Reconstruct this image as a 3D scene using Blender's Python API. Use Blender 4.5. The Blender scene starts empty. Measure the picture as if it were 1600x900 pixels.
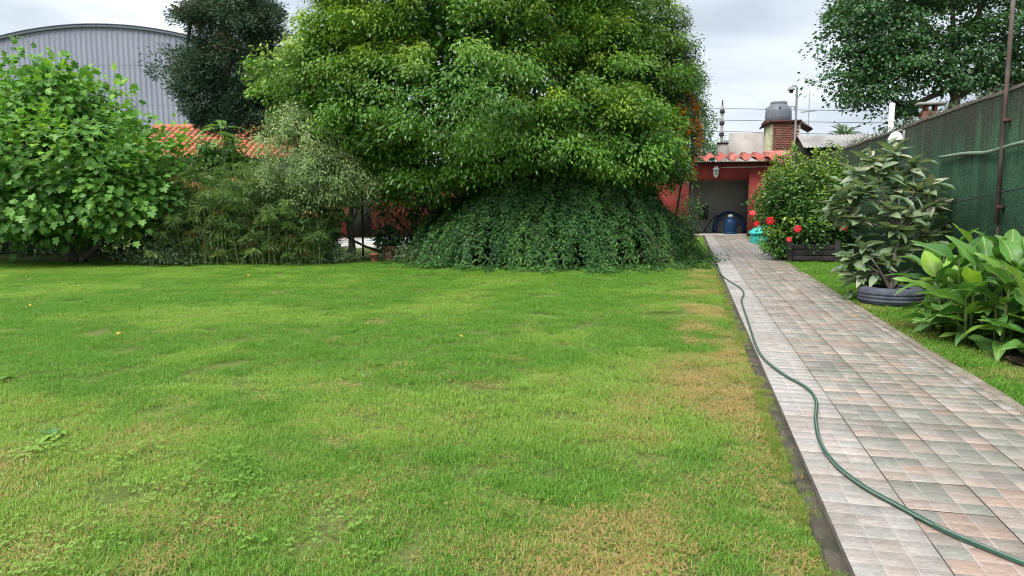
import bpy, math, random
import numpy as np
from mathutils import Vector, Matrix

S = bpy.context.scene
COL = S.collection
PI = math.pi
rad = math.radians

# ------------------------------------------------------------------ camera
cam_data = bpy.data.cameras.new('camera')
cam = bpy.data.objects.new('camera', cam_data)
COL.objects.link(cam)
cam.location = (0, 0, 1.5)
cam.rotation_euler = (rad(90 - 6.548), 0, rad(13.55))
cam_data.sensor_width = 36.0
cam_data.lens = 36.0 * 1150.0 / 1600.0
cam_data.clip_start = 0.05
cam_data.clip_end = 2000
S.camera = cam

# ------------------------------------------------------------------ sky, sun, exposure
SUN_EL, SUN_AZ = 58.0, 205.0          # azimuth clockwise from +Y
W = bpy.data.worlds.new('World')
S.world = W
W.use_nodes = True
wn, wl = W.node_tree.nodes, W.node_tree.links
wn.clear()
wo = wn.new('ShaderNodeOutputWorld')
sky = wn.new('ShaderNodeTexSky')
sky.sky_type = 'NISHITA'
sky.sun_disc = False
sky.sun_elevation = rad(SUN_EL)
sky.sun_rotation = rad(SUN_AZ)
sky.air_density = 1.0
sky.dust_density = 3.0
bg_sky = wn.new('ShaderNodeBackground'); bg_sky.inputs['Strength'].default_value = 0.12
bg_cl = wn.new('ShaderNodeBackground'); bg_cl.inputs['Strength'].default_value = 1.0
tc = wn.new('ShaderNodeTexCoord')
mp = wn.new('ShaderNodeMapping')
mp.inputs['Scale'].default_value = (1.0, 1.0, 3.2)
mp.inputs['Location'].default_value = (-5.5, -2.5, 0.8)
n1 = wn.new('ShaderNodeTexNoise'); n1.inputs['Scale'].default_value = 2.1; n1.inputs['Detail'].default_value = 7.0
n1.inputs['Roughness'].default_value = 0.52; n1.inputs['Distortion'].default_value = 0.35
cr = wn.new('ShaderNodeValToRGB')
cr.color_ramp.elements[0].position = 0.37; cr.color_ramp.elements[0].color = (0.150, 0.170, 0.196, 1)
cr.color_ramp.elements[1].position = 0.68; cr.color_ramp.elements[1].color = (0.88, 0.90, 0.92, 1)
e = cr.color_ramp.elements.new(0.54); e.color = (0.225, 0.245, 0.270, 1)
n2 = wn.new('ShaderNodeTexNoise'); n2.inputs['Scale'].default_value = 1.2; n2.inputs['Detail'].default_value = 4.0
cr2 = wn.new('ShaderNodeValToRGB')
cr2.color_ramp.elements[0].position = 0.30; cr2.color_ramp.elements[0].color = (0.80, 0.80, 0.80, 1)
cr2.color_ramp.elements[1].position = 0.55; cr2.color_ramp.elements[1].color = (1, 1, 1, 1)
mx = wn.new('ShaderNodeMixShader')
wl.new(tc.outputs['Generated'], mp.inputs['Vector'])
wl.new(mp.outputs[0], n1.inputs['Vector']); wl.new(mp.outputs[0], n2.inputs['Vector'])
wl.new(n1.outputs['Fac'], cr.inputs[0]); wl.new(cr.outputs[0], bg_cl.inputs['Color'])
wl.new(n2.outputs['Fac'], cr2.inputs[0]); wl.new(cr2.outputs[0], mx.inputs[0])
wl.new(sky.outputs[0], bg_sky.inputs['Color'])
wl.new(bg_sky.outputs[0], mx.inputs[1]); wl.new(bg_cl.outputs[0], mx.inputs[2])
wl.new(mx.outputs[0], wo.inputs['Surface'])

sd = bpy.data.lights.new('sun', 'SUN')
sd.energy = 1.5
sd.angle = rad(40)
sd.color = (1.0, 0.96, 0.9)
sun = bpy.data.objects.new('sun', sd)
COL.objects.link(sun)
_v = Vector((math.sin(rad(SUN_AZ)) * math.cos(rad(SUN_EL)), math.cos(rad(SUN_AZ)) * math.cos(rad(SUN_EL)), math.sin(rad(SUN_EL))))
sun.rotation_euler = _v.to_track_quat('Z', 'Y').to_euler()

S.view_settings.view_transform = 'Standard'
S.view_settings.look = 'None'
S.view_settings.gamma = 1.0
S.view_settings.exposure = 2.08
S.view_settings.use_curve_mapping = False
S.cycles.max_bounces = 6
S.cycles.transparent_max_bounces = 6
S.cycles.use_denoising = True
S.cycles.filter_width = 1.1

# ------------------------------------------------------------------ helpers
RS = np.random.RandomState


def unit(a):
    return a / np.maximum(np.linalg.norm(a, axis=-1, keepdims=True), 1e-9)


def mesh_np(name, V, Fs, mat=None, attrs=None, smooth=False):
    V = np.asarray(V, np.float32).reshape(-1, 3)
    if not isinstance(Fs, list):
        Fs = [Fs]
    Fs = [np.asarray(f, np.int32) for f in Fs if len(f)]
    me = bpy.data.meshes.new(name)
    me.vertices.add(len(V)); me.vertices.foreach_set('co', V.ravel())
    tot = sum(f.size for f in Fs); npol = sum(len(f) for f in Fs)
    me.loops.add(tot); me.loops.foreach_set('vertex_index', np.concatenate([f.ravel() for f in Fs]))
    me.polygons.add(npol)
    sizes = np.concatenate([np.full(len(f), f.shape[1], np.int32) for f in Fs])
    st = np.zeros(npol, np.int32); st[1:] = np.cumsum(sizes)[:-1]
    me.polygons.foreach_set('loop_start', st)
    if smooth:
        me.polygons.foreach_set('use_smooth', np.ones(npol, bool))
    for k, v in (attrs or {}).items():
        v = np.asarray(v, np.float32)
        dom = 'POINT' if len(v) == len(V) else 'FACE'
        if v.ndim == 2:
            a = me.attributes.new(k, 'FLOAT_COLOR', dom)
            a.data.foreach_set('color', np.concatenate([v, np.ones((len(v), 1), np.float32)], 1).ravel())
        else:
            a = me.attributes.new(k, 'FLOAT', dom)
            a.data.foreach_set('value', v)
    me.update(calc_edges=True)
    if mat:
        me.materials.append(mat)
    return me


class MB:
    """collects geometry for one mesh"""
    def __init__(s):
        s.v = []; s.q = []; s.t = []; s.n = 0

    def add(s, V, Q=(), T=()):
        V = np.asarray(V, float).reshape(-1, 3)
        if len(Q): s.q.append(np.asarray(Q, int) + s.n)
        if len(T): s.t.append(np.asarray(T, int) + s.n)
        s.v.append(V); s.n += len(V)
        return s

    def box(s, c, d, rz=0.0, taper=1.0):
        x, y, z = np.array(d) / 2.0
        P = np.array([[-x, -y, -z], [x, -y, -z], [x, y, -z], [-x, y, -z], [-x * taper, -y * taper, z], [x * taper, -y * taper, z], [x * taper, y * taper, z], [-x * taper, y * taper, z]])
        if rz:
            k, q = math.cos(rz), math.sin(rz)
            P = P @ np.array([[k, q, 0], [-q, k, 0], [0, 0, 1]])
        return s.add(P + np.array(c), [[0, 3, 2, 1], [4, 5, 6, 7], [0, 1, 5, 4], [1, 2, 6, 5], [2, 3, 7, 6], [3, 0, 4, 7]])

    def tube(s, pts, r, seg=8, caps=True):
        pts = np.asarray(pts, float); n = len(pts)
        r = np.broadcast_to(np.asarray(r, float), (n,))
        tan = unit(np.gradient(pts, axis=0))
        ref = np.array([0, 0, 1.0]) if abs(tan[0][2]) < 0.9 else np.array([1.0, 0, 0])
        a = unit(np.cross(tan, ref)); b = np.cross(tan, a)
        th = np.arange(seg) * 2 * PI / seg
        V = pts[:, None] + r[:, None, None] * (np.cos(th)[None, :, None] * a[:, None] + np.sin(th)[None, :, None] * b[:, None])
        i = np.arange(n - 1)[:, None] * seg; j = np.arange(seg)[None]; k = (j + 1) % seg
        Q = np.stack([i + j, i + k, i + seg + k, i + seg + j], -1).reshape(-1, 4)
        V = V.reshape(-1, 3); T = []
        if caps:
            V = np.concatenate([V, pts[:1], pts[-1:]])
            jj = np.arange(seg); kk = (jj + 1) % seg
            T = np.concatenate([np.stack([kk, jj, np.full(seg, n * seg)], 1), np.stack([(n - 1) * seg + jj, (n - 1) * seg + kk, np.full(seg, n * seg + 1)], 1)])
        return s.add(V, Q, T)

    def lathe(s, prof, c=(0, 0, 0), seg=24):
        prof = np.asarray(prof, float); n = len(prof)
        th = np.arange(seg) * 2 * PI / seg
        V = np.stack([prof[:, 0][:, None] * np.cos(th), prof[:, 0][:, None] * np.sin(th), np.repeat(prof[:, 1][:, None], seg, 1)], -1).reshape(-1, 3) + np.array(c)
        i = np.arange(n - 1)[:, None] * seg; j = np.arange(seg)[None]; k = (j + 1) % seg
        return s.add(V, np.stack([i + j, i + k, i + seg + k, i + seg + j], -1).reshape(-1, 4))

    def prism(s, outline, y0, y1):
        """outline in (x, z), extruded along y"""
        o = np.asarray(outline, float); n = len(o)
        V = np.concatenate([np.stack([o[:, 0], np.full(n, y0), o[:, 1]], 1), np.stack([o[:, 0], np.full(n, y1), o[:, 1]], 1), [[o[:, 0].mean(), y0, o[:, 1].mean()], [o[:, 0].mean(), y1, o[:, 1].mean()]]])
        j = np.arange(n); k = (j + 1) % n
        return s.add(V, np.stack([j, k, n + k, n + j], 1), np.concatenate([np.stack([k, j, np.full(n, 2 * n)], 1), np.stack([n + j, n + k, np.full(n, 2 * n + 1)], 1)]))

    def mesh(s, name, mat, smooth=False, attrs=None):
        return mesh_np(name, np.concatenate(s.v), ([np.concatenate(s.q)] if s.q else []) + ([np.concatenate(s.t)] if s.t else []), mat, attrs, smooth)

    def build(s, name, mat, parent=None, smooth=False, bevel=0.0, **k):
        o = link(name, s.mesh(name, mat, smooth), parent, **k)
        if bevel:
            m = o.modifiers.new('edge', 'BEVEL'); m.width = bevel; m.segments = 2; m.limit_method = 'ANGLE'
        return o


def link(name, data, parent=None, label=None, cat=None, group=None, kind=None, loc=None, rz=None):
    o = bpy.data.objects.new(name, data)
    COL.objects.link(o)
    if parent: o.parent = parent
    if loc is not None: o.location = loc
    if rz is not None: o.rotation_euler = (0, 0, rz)
    if label: o['label'] = label
    if cat: o['category'] = cat
    if group: o['group'] = group
    if kind: o['kind'] = kind
    return o


def empty(name, label, cat, loc=(0, 0, 0), rz=0.0, group=None):
    return link(name, None, None, label, cat, group, None, loc, rz)


def place(name, mesh, M, parent=None):
    o = bpy.data.objects.new(name, mesh)
    COL.objects.link(o)
    if parent: o.parent = parent
    o.matrix_local = M
    return o


def frame_matrix(p, d, nrm, sx=1.0, sy=None, sz=None):
    d = Vector(d).normalized(); n = Vector(nrm)
    s = n.cross(d)
    if s.length < 1e-4: s = Vector((1, 0, 0)).cross(d)
    s.normalize(); n = d.cross(s)
    sy = sx if sy is None else sy; sz = sx if sz is None else sz
    return Matrix(((d.x * sx, s.x * sy, n.x * sz, p[0]), (d.y * sx, s.y * sy, n.y * sz, p[1]), (d.z * sx, s.z * sy, n.z * sz, p[2]), (0, 0, 0, 1)))


_P = RS(7).rand(256, 256)


def vnoise(x, y, f=1.0, o=3):
    x, y = np.broadcast_arrays(x, y); out = np.zeros(np.shape(x)); amp = 1.0; tot = 0.0
    for k in range(o):
        u = np.asarray(x) * f + 17.3 * k; v = np.asarray(y) * f + 5.7 * k
        i = np.floor(u).astype(int); j = np.floor(v).astype(int); a = u - i; b = v - j
        a = a * a * (3 - 2 * a); b = b * b * (3 - 2 * b)
        g = lambda p, q: _P[p % 256, q % 256]
        out += amp * ((g(i, j) * (1 - a) + g(i + 1, j) * a) * (1 - b) + (g(i, j + 1) * (1 - a) + g(i + 1, j + 1) * a) * b)
        tot += amp; amp *= 0.5; f *= 2.1
    return out / tot


def smooth01(x, a, b):
    t = np.clip((np.asarray(x) - a) / (b - a), 0, 1)
    return t * t * (3 - 2 * t)


# ------------------------------------------------------------------ materials
class NT:
    def __init__(s, name):
        s.m = bpy.data.materials.new(name); s.m.use_nodes = True
        s.t = s.m.node_tree; s.t.nodes.clear()
        s.out = s.t.nodes.new('ShaderNodeOutputMaterial')

    def n(s, typ, **kw):
        nd = s.t.nodes.new('ShaderNode' + typ)
        for k, v in kw.items():
            if hasattr(nd, k) and k not in ('Scale',):
                setattr(nd, k, v)
        return nd

    def set(s, nd, **kw):
        for k, v in kw.items():
            nd.inputs[k.replace('_', ' ')].default_value = v
        return nd

    def lk(s, a, b):
        s.t.links.new(a, b)

    def pos(s, scale=(1, 1, 1), obj=False):
        if obj:
            a = s.n('TexCoord').outputs['Object']
        else:
            a = s.n('NewGeometry').outputs['Position']
        m = s.n('Mapping'); m.inputs['Scale'].default_value = scale
        s.lk(a, m.inputs['Vector'])
        return m.outputs[0]

    def noise(s, vec, scale, detail=4.0, rough=0.55):
        nd = s.n('TexNoise'); nd.inputs['Scale'].default_value = scale; nd.inputs['Detail'].default_value = detail; nd.inputs['Roughness'].default_value = rough
        s.lk(vec, nd.inputs['Vector'])
        return nd.outputs['Fac']

    def ramp(s, fac, stops):
        r = s.n('ValToRGB'); e = r.color_ramp.elements
        for i, (p, c) in enumerate(stops):
            c = (c, c, c) if isinstance(c, (int, float)) else c
            if i < 2: el = e[i]; el.position = p
            else: el = e.new(p)
            el.color = (*c, 1)
        s.lk(fac, r.inputs[0])
        return r.outputs[0]

    def mix(s, fac, a, b, mode='MIX'):
        m = s.n('MixRGB'); m.blend_type = mode
        for i, v in enumerate((fac, a, b)):
            if hasattr(v, 'is_linked'): s.lk(v, m.inputs[i])
            elif isinstance(v, (int, float)): m.inputs[i].default_value = v if i == 0 else (v, v, v, 1)
            else: m.inputs[i].default_value = (*v, 1)
        return m.outputs[0]

    def math(s, op, a, b=0.0):
        m = s.n('Math'); m.operation = op
        for i, v in enumerate((a, b)):
            if hasattr(v, 'is_linked'): s.lk(v, m.inputs[i])
            else: m.inputs[i].default_value = v
        return m.outputs[0]

    def bump(s, h, strength=0.3, dist=0.02):
        b = s.n('Bump'); b.inputs['Strength'].default_value = strength; b.inputs['Distance'].default_value = dist
        s.lk(h, b.inputs['Height'])
        return b.outputs[0]

    def principled(s, col, rough=0.7, normal=None, spec=0.35, metal=0.0):
        p = s.n('BsdfPrincipled')
        if hasattr(col, 'is_linked'): s.lk(col, p.inputs['Base Color'])
        else: p.inputs['Base Color'].default_value = (*col, 1)
        if hasattr(rough, 'is_linked'): s.lk(rough, p.inputs['Roughness'])
        else: p.inputs['Roughness'].default_value = rough
        p.inputs['Specular IOR Level'].default_value = spec
        p.inputs['Metallic'].default_value = metal
        if normal is not None: s.lk(normal, p.inputs['Normal'])
        s.lk(p.outputs[0], s.out.inputs['Surface'])
        return p


def surf(name, c0, c1, scale=3.0, rough=0.75, bump=0.25, stretch=(1, 1, 1), spec=0.3, metal=0.0, obj=False, dist=0.02, c2=None):
    m = NT(name)
    v = m.pos(stretch, obj)
    a = m.noise(v, scale, 6.0, 0.62)
    col = m.ramp(a, [(0.3, c0), (0.7, c1)])
    if c2 is not None:
        col = m.mix(m.ramp(m.noise(v, scale * 0.37, 5.0, 0.6), [(0.48, 0.0), (0.66, 1.0)]), col, c2)
    fine = m.noise(v, scale * 9, 3.0)
    col = m.mix(0.35, col, m.ramp(fine, [(0.3, 0.72), (0.7, 1.15)]), 'MULTIPLY')
    m.principled(col, rough, m.bump(fine, bump, dist), spec, metal)
    return m.m


def leaf_mat(name, dark, light, young=None, rough=0.45, trans=0.3, spec=0.35, per_object=False, vein=False, tipc=None):
    m = NT(name)
    if per_object:
        oi = m.n('ObjectInfo')
        t = oi.outputs['Random']
        w = m.n('TexWhiteNoise'); w.noise_dimensions = '1D'; m.lk(t, w.inputs['W'])
        ag = m.ramp(w.outputs['Value'], [(0.72, 0.0), (1.0, 1.0)])
    else:
        at = m.n('Attribute'); at.attribute_name = 'tint'; t = at.outputs['Fac']
        a2 = m.n('Attribute'); a2.attribute_name = 'age_or_lit'; ag = a2.outputs['Fac']
    col = m.mix(t, dark, light)
    if young: col = m.mix(ag, col, young)  # new-growth colour, also carries the painted light on crown tops
    if vein:
        v = m.pos((1, 1, 1), True)
        sx = m.n('SeparateXYZ'); m.lk(v, sx.inputs[0])
        mid = m.math('ABSOLUTE', sx.outputs['Y'])
        wv = m.n('TexWave'); wv.inputs['Scale'].default_value = 5.5; wv.inputs['Distortion'].default_value = 1.0
        cx = m.n('CombineXYZ'); m.lk(m.math('SUBTRACT', sx.outputs['X'], m.math('MULTIPLY', mid, 0.8)), cx.inputs[0]); m.lk(cx.outputs[0], wv.inputs['Vector'])
        col = m.mix(m.ramp(wv.outputs['Fac'], [(0.2, 0.16), (0.6, 0.0)]), col, (0.02, 0.05, 0.015))
        col = m.mix(m.ramp(mid, [(0.008, 0.6), (0.02, 0.0)]), col, (0.34, 0.42, 0.16))
    if tipc:
        ln_ = m.math('ADD', m.math('ADD', sx.outputs['X'], m.math('MULTIPLY', mid, 1.6)), m.math('MULTIPLY', m.noise(m.pos((1, 1, 1)), 9.0, 4.0), 0.35))
        col = m.mix(m.math('MULTIPLY', m.ramp(ln_, [(1.08, 0.0), (1.2, 0.9)]) if False else m.ramp(m.math('MULTIPLY', ln_, 0.7), [(0.80, 0.0), (0.88, 0.85)]), m.math('GREATER_THAN', oi.outputs['Random'], 0.35)), col, tipc)
        col = m.mix(0.5, col, m.ramp(m.noise(m.pos((1, 1, 1)), 24.0, 4.0, 0.7), [(0.3, 0.7), (0.7, 1.25)]), 'MULTIPLY')
    p = m.n('BsdfPrincipled')
    m.lk(col, p.inputs['Base Color']); p.inputs['Roughness'].default_value = rough; p.inputs['Specular IOR Level'].default_value = spec
    tr = m.n('BsdfTranslucent')
    m.lk(m.mix(1.0, col, (1.25, 1.3, 0.6), 'MULTIPLY'), tr.inputs['Color'])
    ms = m.n('MixShader'); ms.inputs[0].default_value = trans
    m.lk(p.outputs[0], ms.inputs[1]); m.lk(tr.outputs[0], ms.inputs[2]); m.lk(ms.outputs[0], m.out.inputs['Surface'])
    return m.m


M = {}
M['bark'] = surf('bark', (0.05, 0.04, 0.032), (0.14, 0.12, 0.10), 6, 0.9, 0.8, (1, 1, 0.25))
M['bark_pale'] = surf('bark_pale', (0.06, 0.052, 0.045), (0.15, 0.13, 0.115), 7, 0.9, 0.7, (1, 1, 0.25))
M['stem_green'] = surf('stem_green', (0.05, 0.08, 0.02), (0.10, 0.14, 0.04), 9, 0.6, 0.2)
M['concrete'] = surf('concrete', (0.13, 0.11, 0.085), (0.26, 0.23, 0.185), 5, 0.92, 0.5, c2=(0.10, 0.085, 0.06))
M['concrete_dark'] = surf('concrete_dark', (0.040, 0.034, 0.024), (0.095, 0.082, 0.062), 9, 0.92, 0.6, c2=(0.030, 0.032, 0.016))
M['concrete_grey'] = surf('concrete_grey', (0.27, 0.25, 0.23), (0.36, 0.34, 0.32), 1.2, 0.9, 0.4, c2=(0.22, 0.20, 0.18))
M['mortar'] = surf('mortar', (0.04, 0.036, 0.03), (0.085, 0.075, 0.065), 8, 0.9, 0.4)
M['red_wall'] = surf('red_wall', (0.22, 0.034, 0.030), (0.29, 0.050, 0.043), 1.3, 0.85, 0.3, (1, 1, 0.4), c2=(0.24, 0.058, 0.052))
M['red_roof'] = surf('red_roof', (0.25, 0.050, 0.036), (0.34, 0.085, 0.062), 2.5, 0.8, 0.3, (1, 0.3, 1), c2=(0.30, 0.15, 0.125))
M['clay'] = surf('clay', (0.34, 0.11, 0.055), (0.46, 0.18, 0.095), 3.0, 0.85, 0.3, c2=(0.28, 0.11, 0.07))
M['terracotta'] = surf('terracotta', (0.26, 0.10, 0.06), (0.36, 0.15, 0.09), 9, 0.85, 0.3)
M['sheet_grey'] = surf('sheet_grey', (0.195, 0.215, 0.262), (0.235, 0.253, 0.30), 0.35, 0.6, 0.05, (1, 1, 0.2), metal=0.0, spec=0.4)
M['metal_grey'] = surf('metal_grey', (0.16, 0.16, 0.165), (0.26, 0.26, 0.27), 3, 0.55, 0.1)
M['metal_dark'] = surf('metal_dark', (0.02, 0.02, 0.022), (0.05, 0.05, 0.052), 5, 0.55, 0.1)
M['rust'] = surf('rust', (0.035, 0.022, 0.019), (0.095, 0.05, 0.038), 9, 0.85, 0.5, c2=(0.07, 0.024, 0.022))
M['pipe_rust'] = surf('pipe_rust', (0.035, 0.026, 0.024), (0.10, 0.07, 0.058), 6, 0.8, 0.4, c2=(0.13, 0.11, 0.10))
M['tank'] = surf('tank', (0.10, 0.115, 0.135), (0.14, 0.155, 0.18), 1.5, 0.5, 0.05)
M['white_paint'] = surf('white_paint', (0.62, 0.62, 0.60), (0.75, 0.75, 0.73), 3, 0.6, 0.1)
M['pale_wall'] = surf('pale_wall', (0.42, 0.41, 0.395), (0.52, 0.51, 0.49), 1.0, 0.85, 0.15)
M['fibre'] = surf('fibre', (0.24, 0.235, 0.225), (0.33, 0.325, 0.31), 1.5, 0.85, 0.3, c2=(0.20, 0.195, 0.185))
M['teal'] = surf('teal', (0.02, 0.33, 0.30), (0.05, 0.42, 0.37), 3, 0.5, 0.1)
M['blue'] = surf('blue', (0.006, 0.032, 0.095), (0.012, 0.06, 0.15), 4, 0.45, 0.2)
M['black'] = surf('black', (0.012, 0.012, 0.014), (0.03, 0.03, 0.034), 5, 0.6, 0.2)
M['rubber'] = surf('rubber', (0.03, 0.036, 0.05), (0.085, 0.095, 0.12), 7, 0.75, 0.5, c2=(0.05, 0.055, 0.07))
M['dark_wood'] = surf('dark_wood', (0.014, 0.013, 0.014), (0.04, 0.036, 0.034), 6, 0.8, 0.5, (0.3, 1, 1))
M['soil'] = surf('soil', (0.035, 0.025, 0.016), (0.09, 0.065, 0.04), 6, 0.95, 0.9, dist=0.05)
M['pool_water'] = surf('pool_water', (0.05, 0.33, 0.42), (0.08, 0.42, 0.50), 2, 0.08, 0.1, spec=0.5)
M['deck'] = surf('deck', (0.52, 0.50, 0.46), (0.64, 0.62, 0.58), 2, 0.85, 0.2)
M['moss_render'] = surf('moss_render', (0.16, 0.18, 0.10), (0.34, 0.33, 0.22), 4, 0.9, 0.4)
M['pink_render'] = surf('pink_render', (0.34, 0.11, 0.09), (0.48, 0.22, 0.19), 5, 0.9, 0.3, (1, 1, 0.3))
M['brick'] = surf('brick', (0.10, 0.040, 0.030), (0.22, 0.095, 0.068), 6, 0.9, 0.5, c2=(0.24, 0.11, 0.08))
M['brick_mortar'] = surf('brick_mortar', (0.36, 0.30, 0.25), (0.46, 0.40, 0.34), 6, 0.95, 0.5)
M['petal_red'] = leaf_mat('petal_red', (0.55, 0.012, 0.02), (0.75, 0.03, 0.045), None, 0.5, 0.3)
M['petal_pale'] = surf('petal_pale', (0.75, 0.55, 0.35), (0.85, 0.7, 0.5), 5, 0.6, 0.1)
M['petal_orange'] = leaf_mat('petal_orange', (0.75, 0.20, 0.01), (0.85, 0.38, 0.02), None, 0.5, 0.3)
M['glass'] = surf('glass', (0.6, 0.6, 0.58), (0.75, 0.75, 0.72), 3, 0.2, 0.0)
M['yellow_leaf'] = surf('yellow_leaf', (0.55, 0.28, 0.03), (0.65, 0.36, 0.05), 9, 0.6, 0.1)


def wall_green():
    m = NT('green_stucco')
    v = m.pos()
    streak = m.noise(m.pos((1, 1.6, 0.12)), 2.2, 6.0, 0.65)
    big = m.noise(v, 0.9, 5.0, 0.6)
    fine = m.noise(v, 26.0, 4.0, 0.7)
    col = m.ramp(big, [(0.32, (0.016, 0.052, 0.028)), (0.68, (0.048, 0.122, 0.068))])
    col = m.mix(m.ramp(streak, [(0.54, 0.0), (0.80, 0.6)]), col, (0.075, 0.135, 0.085))
    col = m.mix(m.ramp(streak, [(0.28, 0.6), (0.46, 0.0)]), col, (0.020, 0.032, 0.022))
    sx = m.n('SeparateXYZ'); m.lk(v, sx.inputs[0])
    str2 = m.noise(m.pos((1, 3.2, 0.10)), 2.0, 5.0, 0.7)
    h = m.math('ADD', sx.outputs['Z'], m.math('MULTIPLY', m.math('SUBTRACT', str2, 0.5), 4.2))
    col = m.mix(m.ramp(m.math('DIVIDE', h, 4.0), [(0.50, 0.0), (0.72, 0.88)]), col, m.ramp(fine, [(0.3, (0.016, 0.017, 0.012)), (0.7, (0.044, 0.042, 0.030))]))
    col = m.mix(0.5, col, m.ramp(m.noise(v, 13.0, 5.0, 0.75), [(0.32, 0.35), (0.68, 1.5)]), 'MULTIPLY')
    m.principled(col, 0.93, m.bump(fine, 1.0, 0.06), 0.2)
    return m.m


M['green_wall'] = wall_green()


def tile_mat():
    m = NT('printed_stone_tile')
    at = m.n('Attribute'); at.attribute_name = 'bcol'
    oi = m.n('ObjectInfo')
    v = m.pos((3.0, 13.0, 1.0))
    s1 = m.noise(v, 2.6, 7.0, 0.68)
    s2 = m.noise(m.pos((6, 26, 1)), 5.0, 5.0, 0.7)
    col = m.mix(0.85, at.outputs['Color'], m.ramp(s1, [(0.28, (0.70, 0.70, 0.70)), (0.5, (1.0, 1.0, 1.0)), (0.72, (1.35, 1.32, 1.28))]), 'MULTIPLY')
    col = m.mix(0.8, col, m.ramp(s2, [(0.30, 0.50), (0.5, 1.0), (0.70, 1.40)]), 'MULTIPLY')
    g = m.n('Attribute'); g.attribute_name = 'groove'
    col = m.mix(m.math('MULTIPLY', g.outputs['Fac'], m.ramp(m.noise(m.pos(), 3.0, 5.0), [(0.35, 0.40), (0.65, 1.0)])), col, (0.45, 0.42, 0.39))
    col = m.mix(1.0, col, m.ramp(oi.outputs['Random'], [(0.0, 0.90), (1.0, 1.10)]), 'MULTIPLY')
    grime = m.noise(m.pos((1, 1, 1)), 0.9, 7.0, 0.7)
    col = m.mix(0.8, col, m.ramp(grime, [(0.34, (0.70, 0.68, 0.62)), (0.56, (1.0, 1.0, 1.0)), (0.75, (1.14, 1.14, 1.13))]), 'MULTIPLY')
    spk = m.noise(m.pos((1, 1, 1)), 70.0, 3.0, 0.6)
    col = m.mix(m.ramp(spk, [(0.70, 0.0), (0.76, 0.6)]), col, (0.05, 0.045, 0.035))
    rg = m.ramp(m.noise(m.pos((1, 1, 1)), 1.4, 4.0), [(0.35, 0.24), (0.7, 0.42)])
    s3 = m.noise(m.pos((40, 110, 1)), 3.0, 4.0, 0.75)
    col = m.mix(0.5, col, m.ramp(s3, [(0.3, 0.55), (0.7, 1.45)]), 'MULTIPLY')
    m.principled(col, rg, m.bump(s2, 0.5, 0.012), 0.5)
    return m.m


M['tile'] = tile_mat()


def grass_mat(name, fresh, fresh2, pale, dryc):
    m = NT(name)
    at = m.n('Attribute'); at.attribute_name = 'tint'
    b2 = m.n('Attribute'); b2.attribute_name = 'age_or_lit'
    dr = m.n('Attribute'); dr.attribute_type = 'INSTANCER'; dr.attribute_name = 'dry'
    pl = m.n('Attribute'); pl.attribute_type = 'INSTANCER'; pl.attribute_name = 'pale'
    col = m.mix(at.outputs['Fac'], fresh, fresh2)
    col = m.mix(m.math('MULTIPLY', pl.outputs['Fac'], 0.85), col, pale)
    f = m.math('MULTIPLY', m.math('SUBTRACT', dr.outputs['Fac'], b2.outputs['Fac']), 6.0)
    cl = m.n('Clamp'); m.lk(f, cl.inputs[0])
    col = m.mix(cl.outputs[0], col, dryc)
    p = m.n('BsdfPrincipled'); m.lk(col, p.inputs['Base Color']); p.inputs['Roughness'].default_value = 0.55; p.inputs['Specular IOR Level'].default_value = 0.25
    tr = m.n('BsdfTranslucent'); m.lk(m.mix(1.0, col, (1.2, 1.25, 0.6), 'MULTIPLY'), tr.inputs['Color'])
    ms = m.n('MixShader'); ms.inputs[0].default_value = 0.35
    m.lk(p.outputs[0], ms.inputs[1]); m.lk(tr.outputs[0], ms.inputs[2]); m.lk(ms.outputs[0], m.out.inputs['Surface'])
    return m.m


M['grass'] = grass_mat('grass_blades', (0.070, 0.190, 0.018), (0.132, 0.300, 0.034), (0.23, 0.36, 0.060), (0.40, 0.29, 0.12))
M['clover'] = grass_mat('clover_leaves', (0.095, 0.21, 0.025), (0.15, 0.29, 0.04), (0.22, 0.34, 0.07), (0.34, 0.24, 0.10))


def ground_mat(name, green):
    m = NT(name)
    v = m.pos()
    a = m.noise(v, 0.8, 5.0); b = m.noise(v, 45.0, 4.0, 0.7)
    col = m.mix(m.ramp(a, [(0.35, 0.0), (0.65, 1.0)]), (0.080, 0.125, 0.028) if green else (0.05, 0.042, 0.025), (0.13, 0.155, 0.045) if green else (0.085, 0.068, 0.04))
    col = m.mix(0.7, col, m.ramp(b, [(0.3, 0.45), (0.7, 1.4)]), 'MULTIPLY')
    m.principled(col, 0.95, m.bump(b, 0.8, 0.03), 0.1)
    return m.m


M['lawn_soil'] = ground_mat('lawn_soil', True)
M['ground'] = surf('ground', (0.05, 0.07, 0.02), (0.09, 0.12, 0.035), 0.6, 0.95, 0.4, c2=(0.06, 0.05, 0.03))
M['bed'] = ground_mat('bed_soil', False)

M['lf_ficus'] = leaf_mat('ficus_leaves', (0.028, 0.100, 0.012), (0.108, 0.250, 0.024), (0.34, 0.46, 0.040), 0.38, 0.32, 0.4)  # third colour: new growth plus painted highlights of the crown
M['lf_skirt'] = leaf_mat('arching_leaves', (0.016, 0.060, 0.016), (0.055, 0.145, 0.036), (0.11, 0.23, 0.045), 0.55, 0.25, 0.2)
M['lf_fig'] = leaf_mat('fig_leaves', (0.060, 0.170, 0.028), (0.145, 0.320, 0.055), (0.27, 0.47, 0.055), 0.5, 0.32, 0.35)
M['lf_fig_one'] = leaf_mat('fig_leaf_single', (0.060, 0.170, 0.028), (0.145, 0.320, 0.055), (0.27, 0.47, 0.055), 0.5, 0.32, 0.35, True, True)
M['lf_pale'] = leaf_mat('variegated_leaves', (0.10, 0.18, 0.06), (0.24, 0.34, 0.12), (0.44, 0.49, 0.24), 0.45, 0.3)
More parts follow.
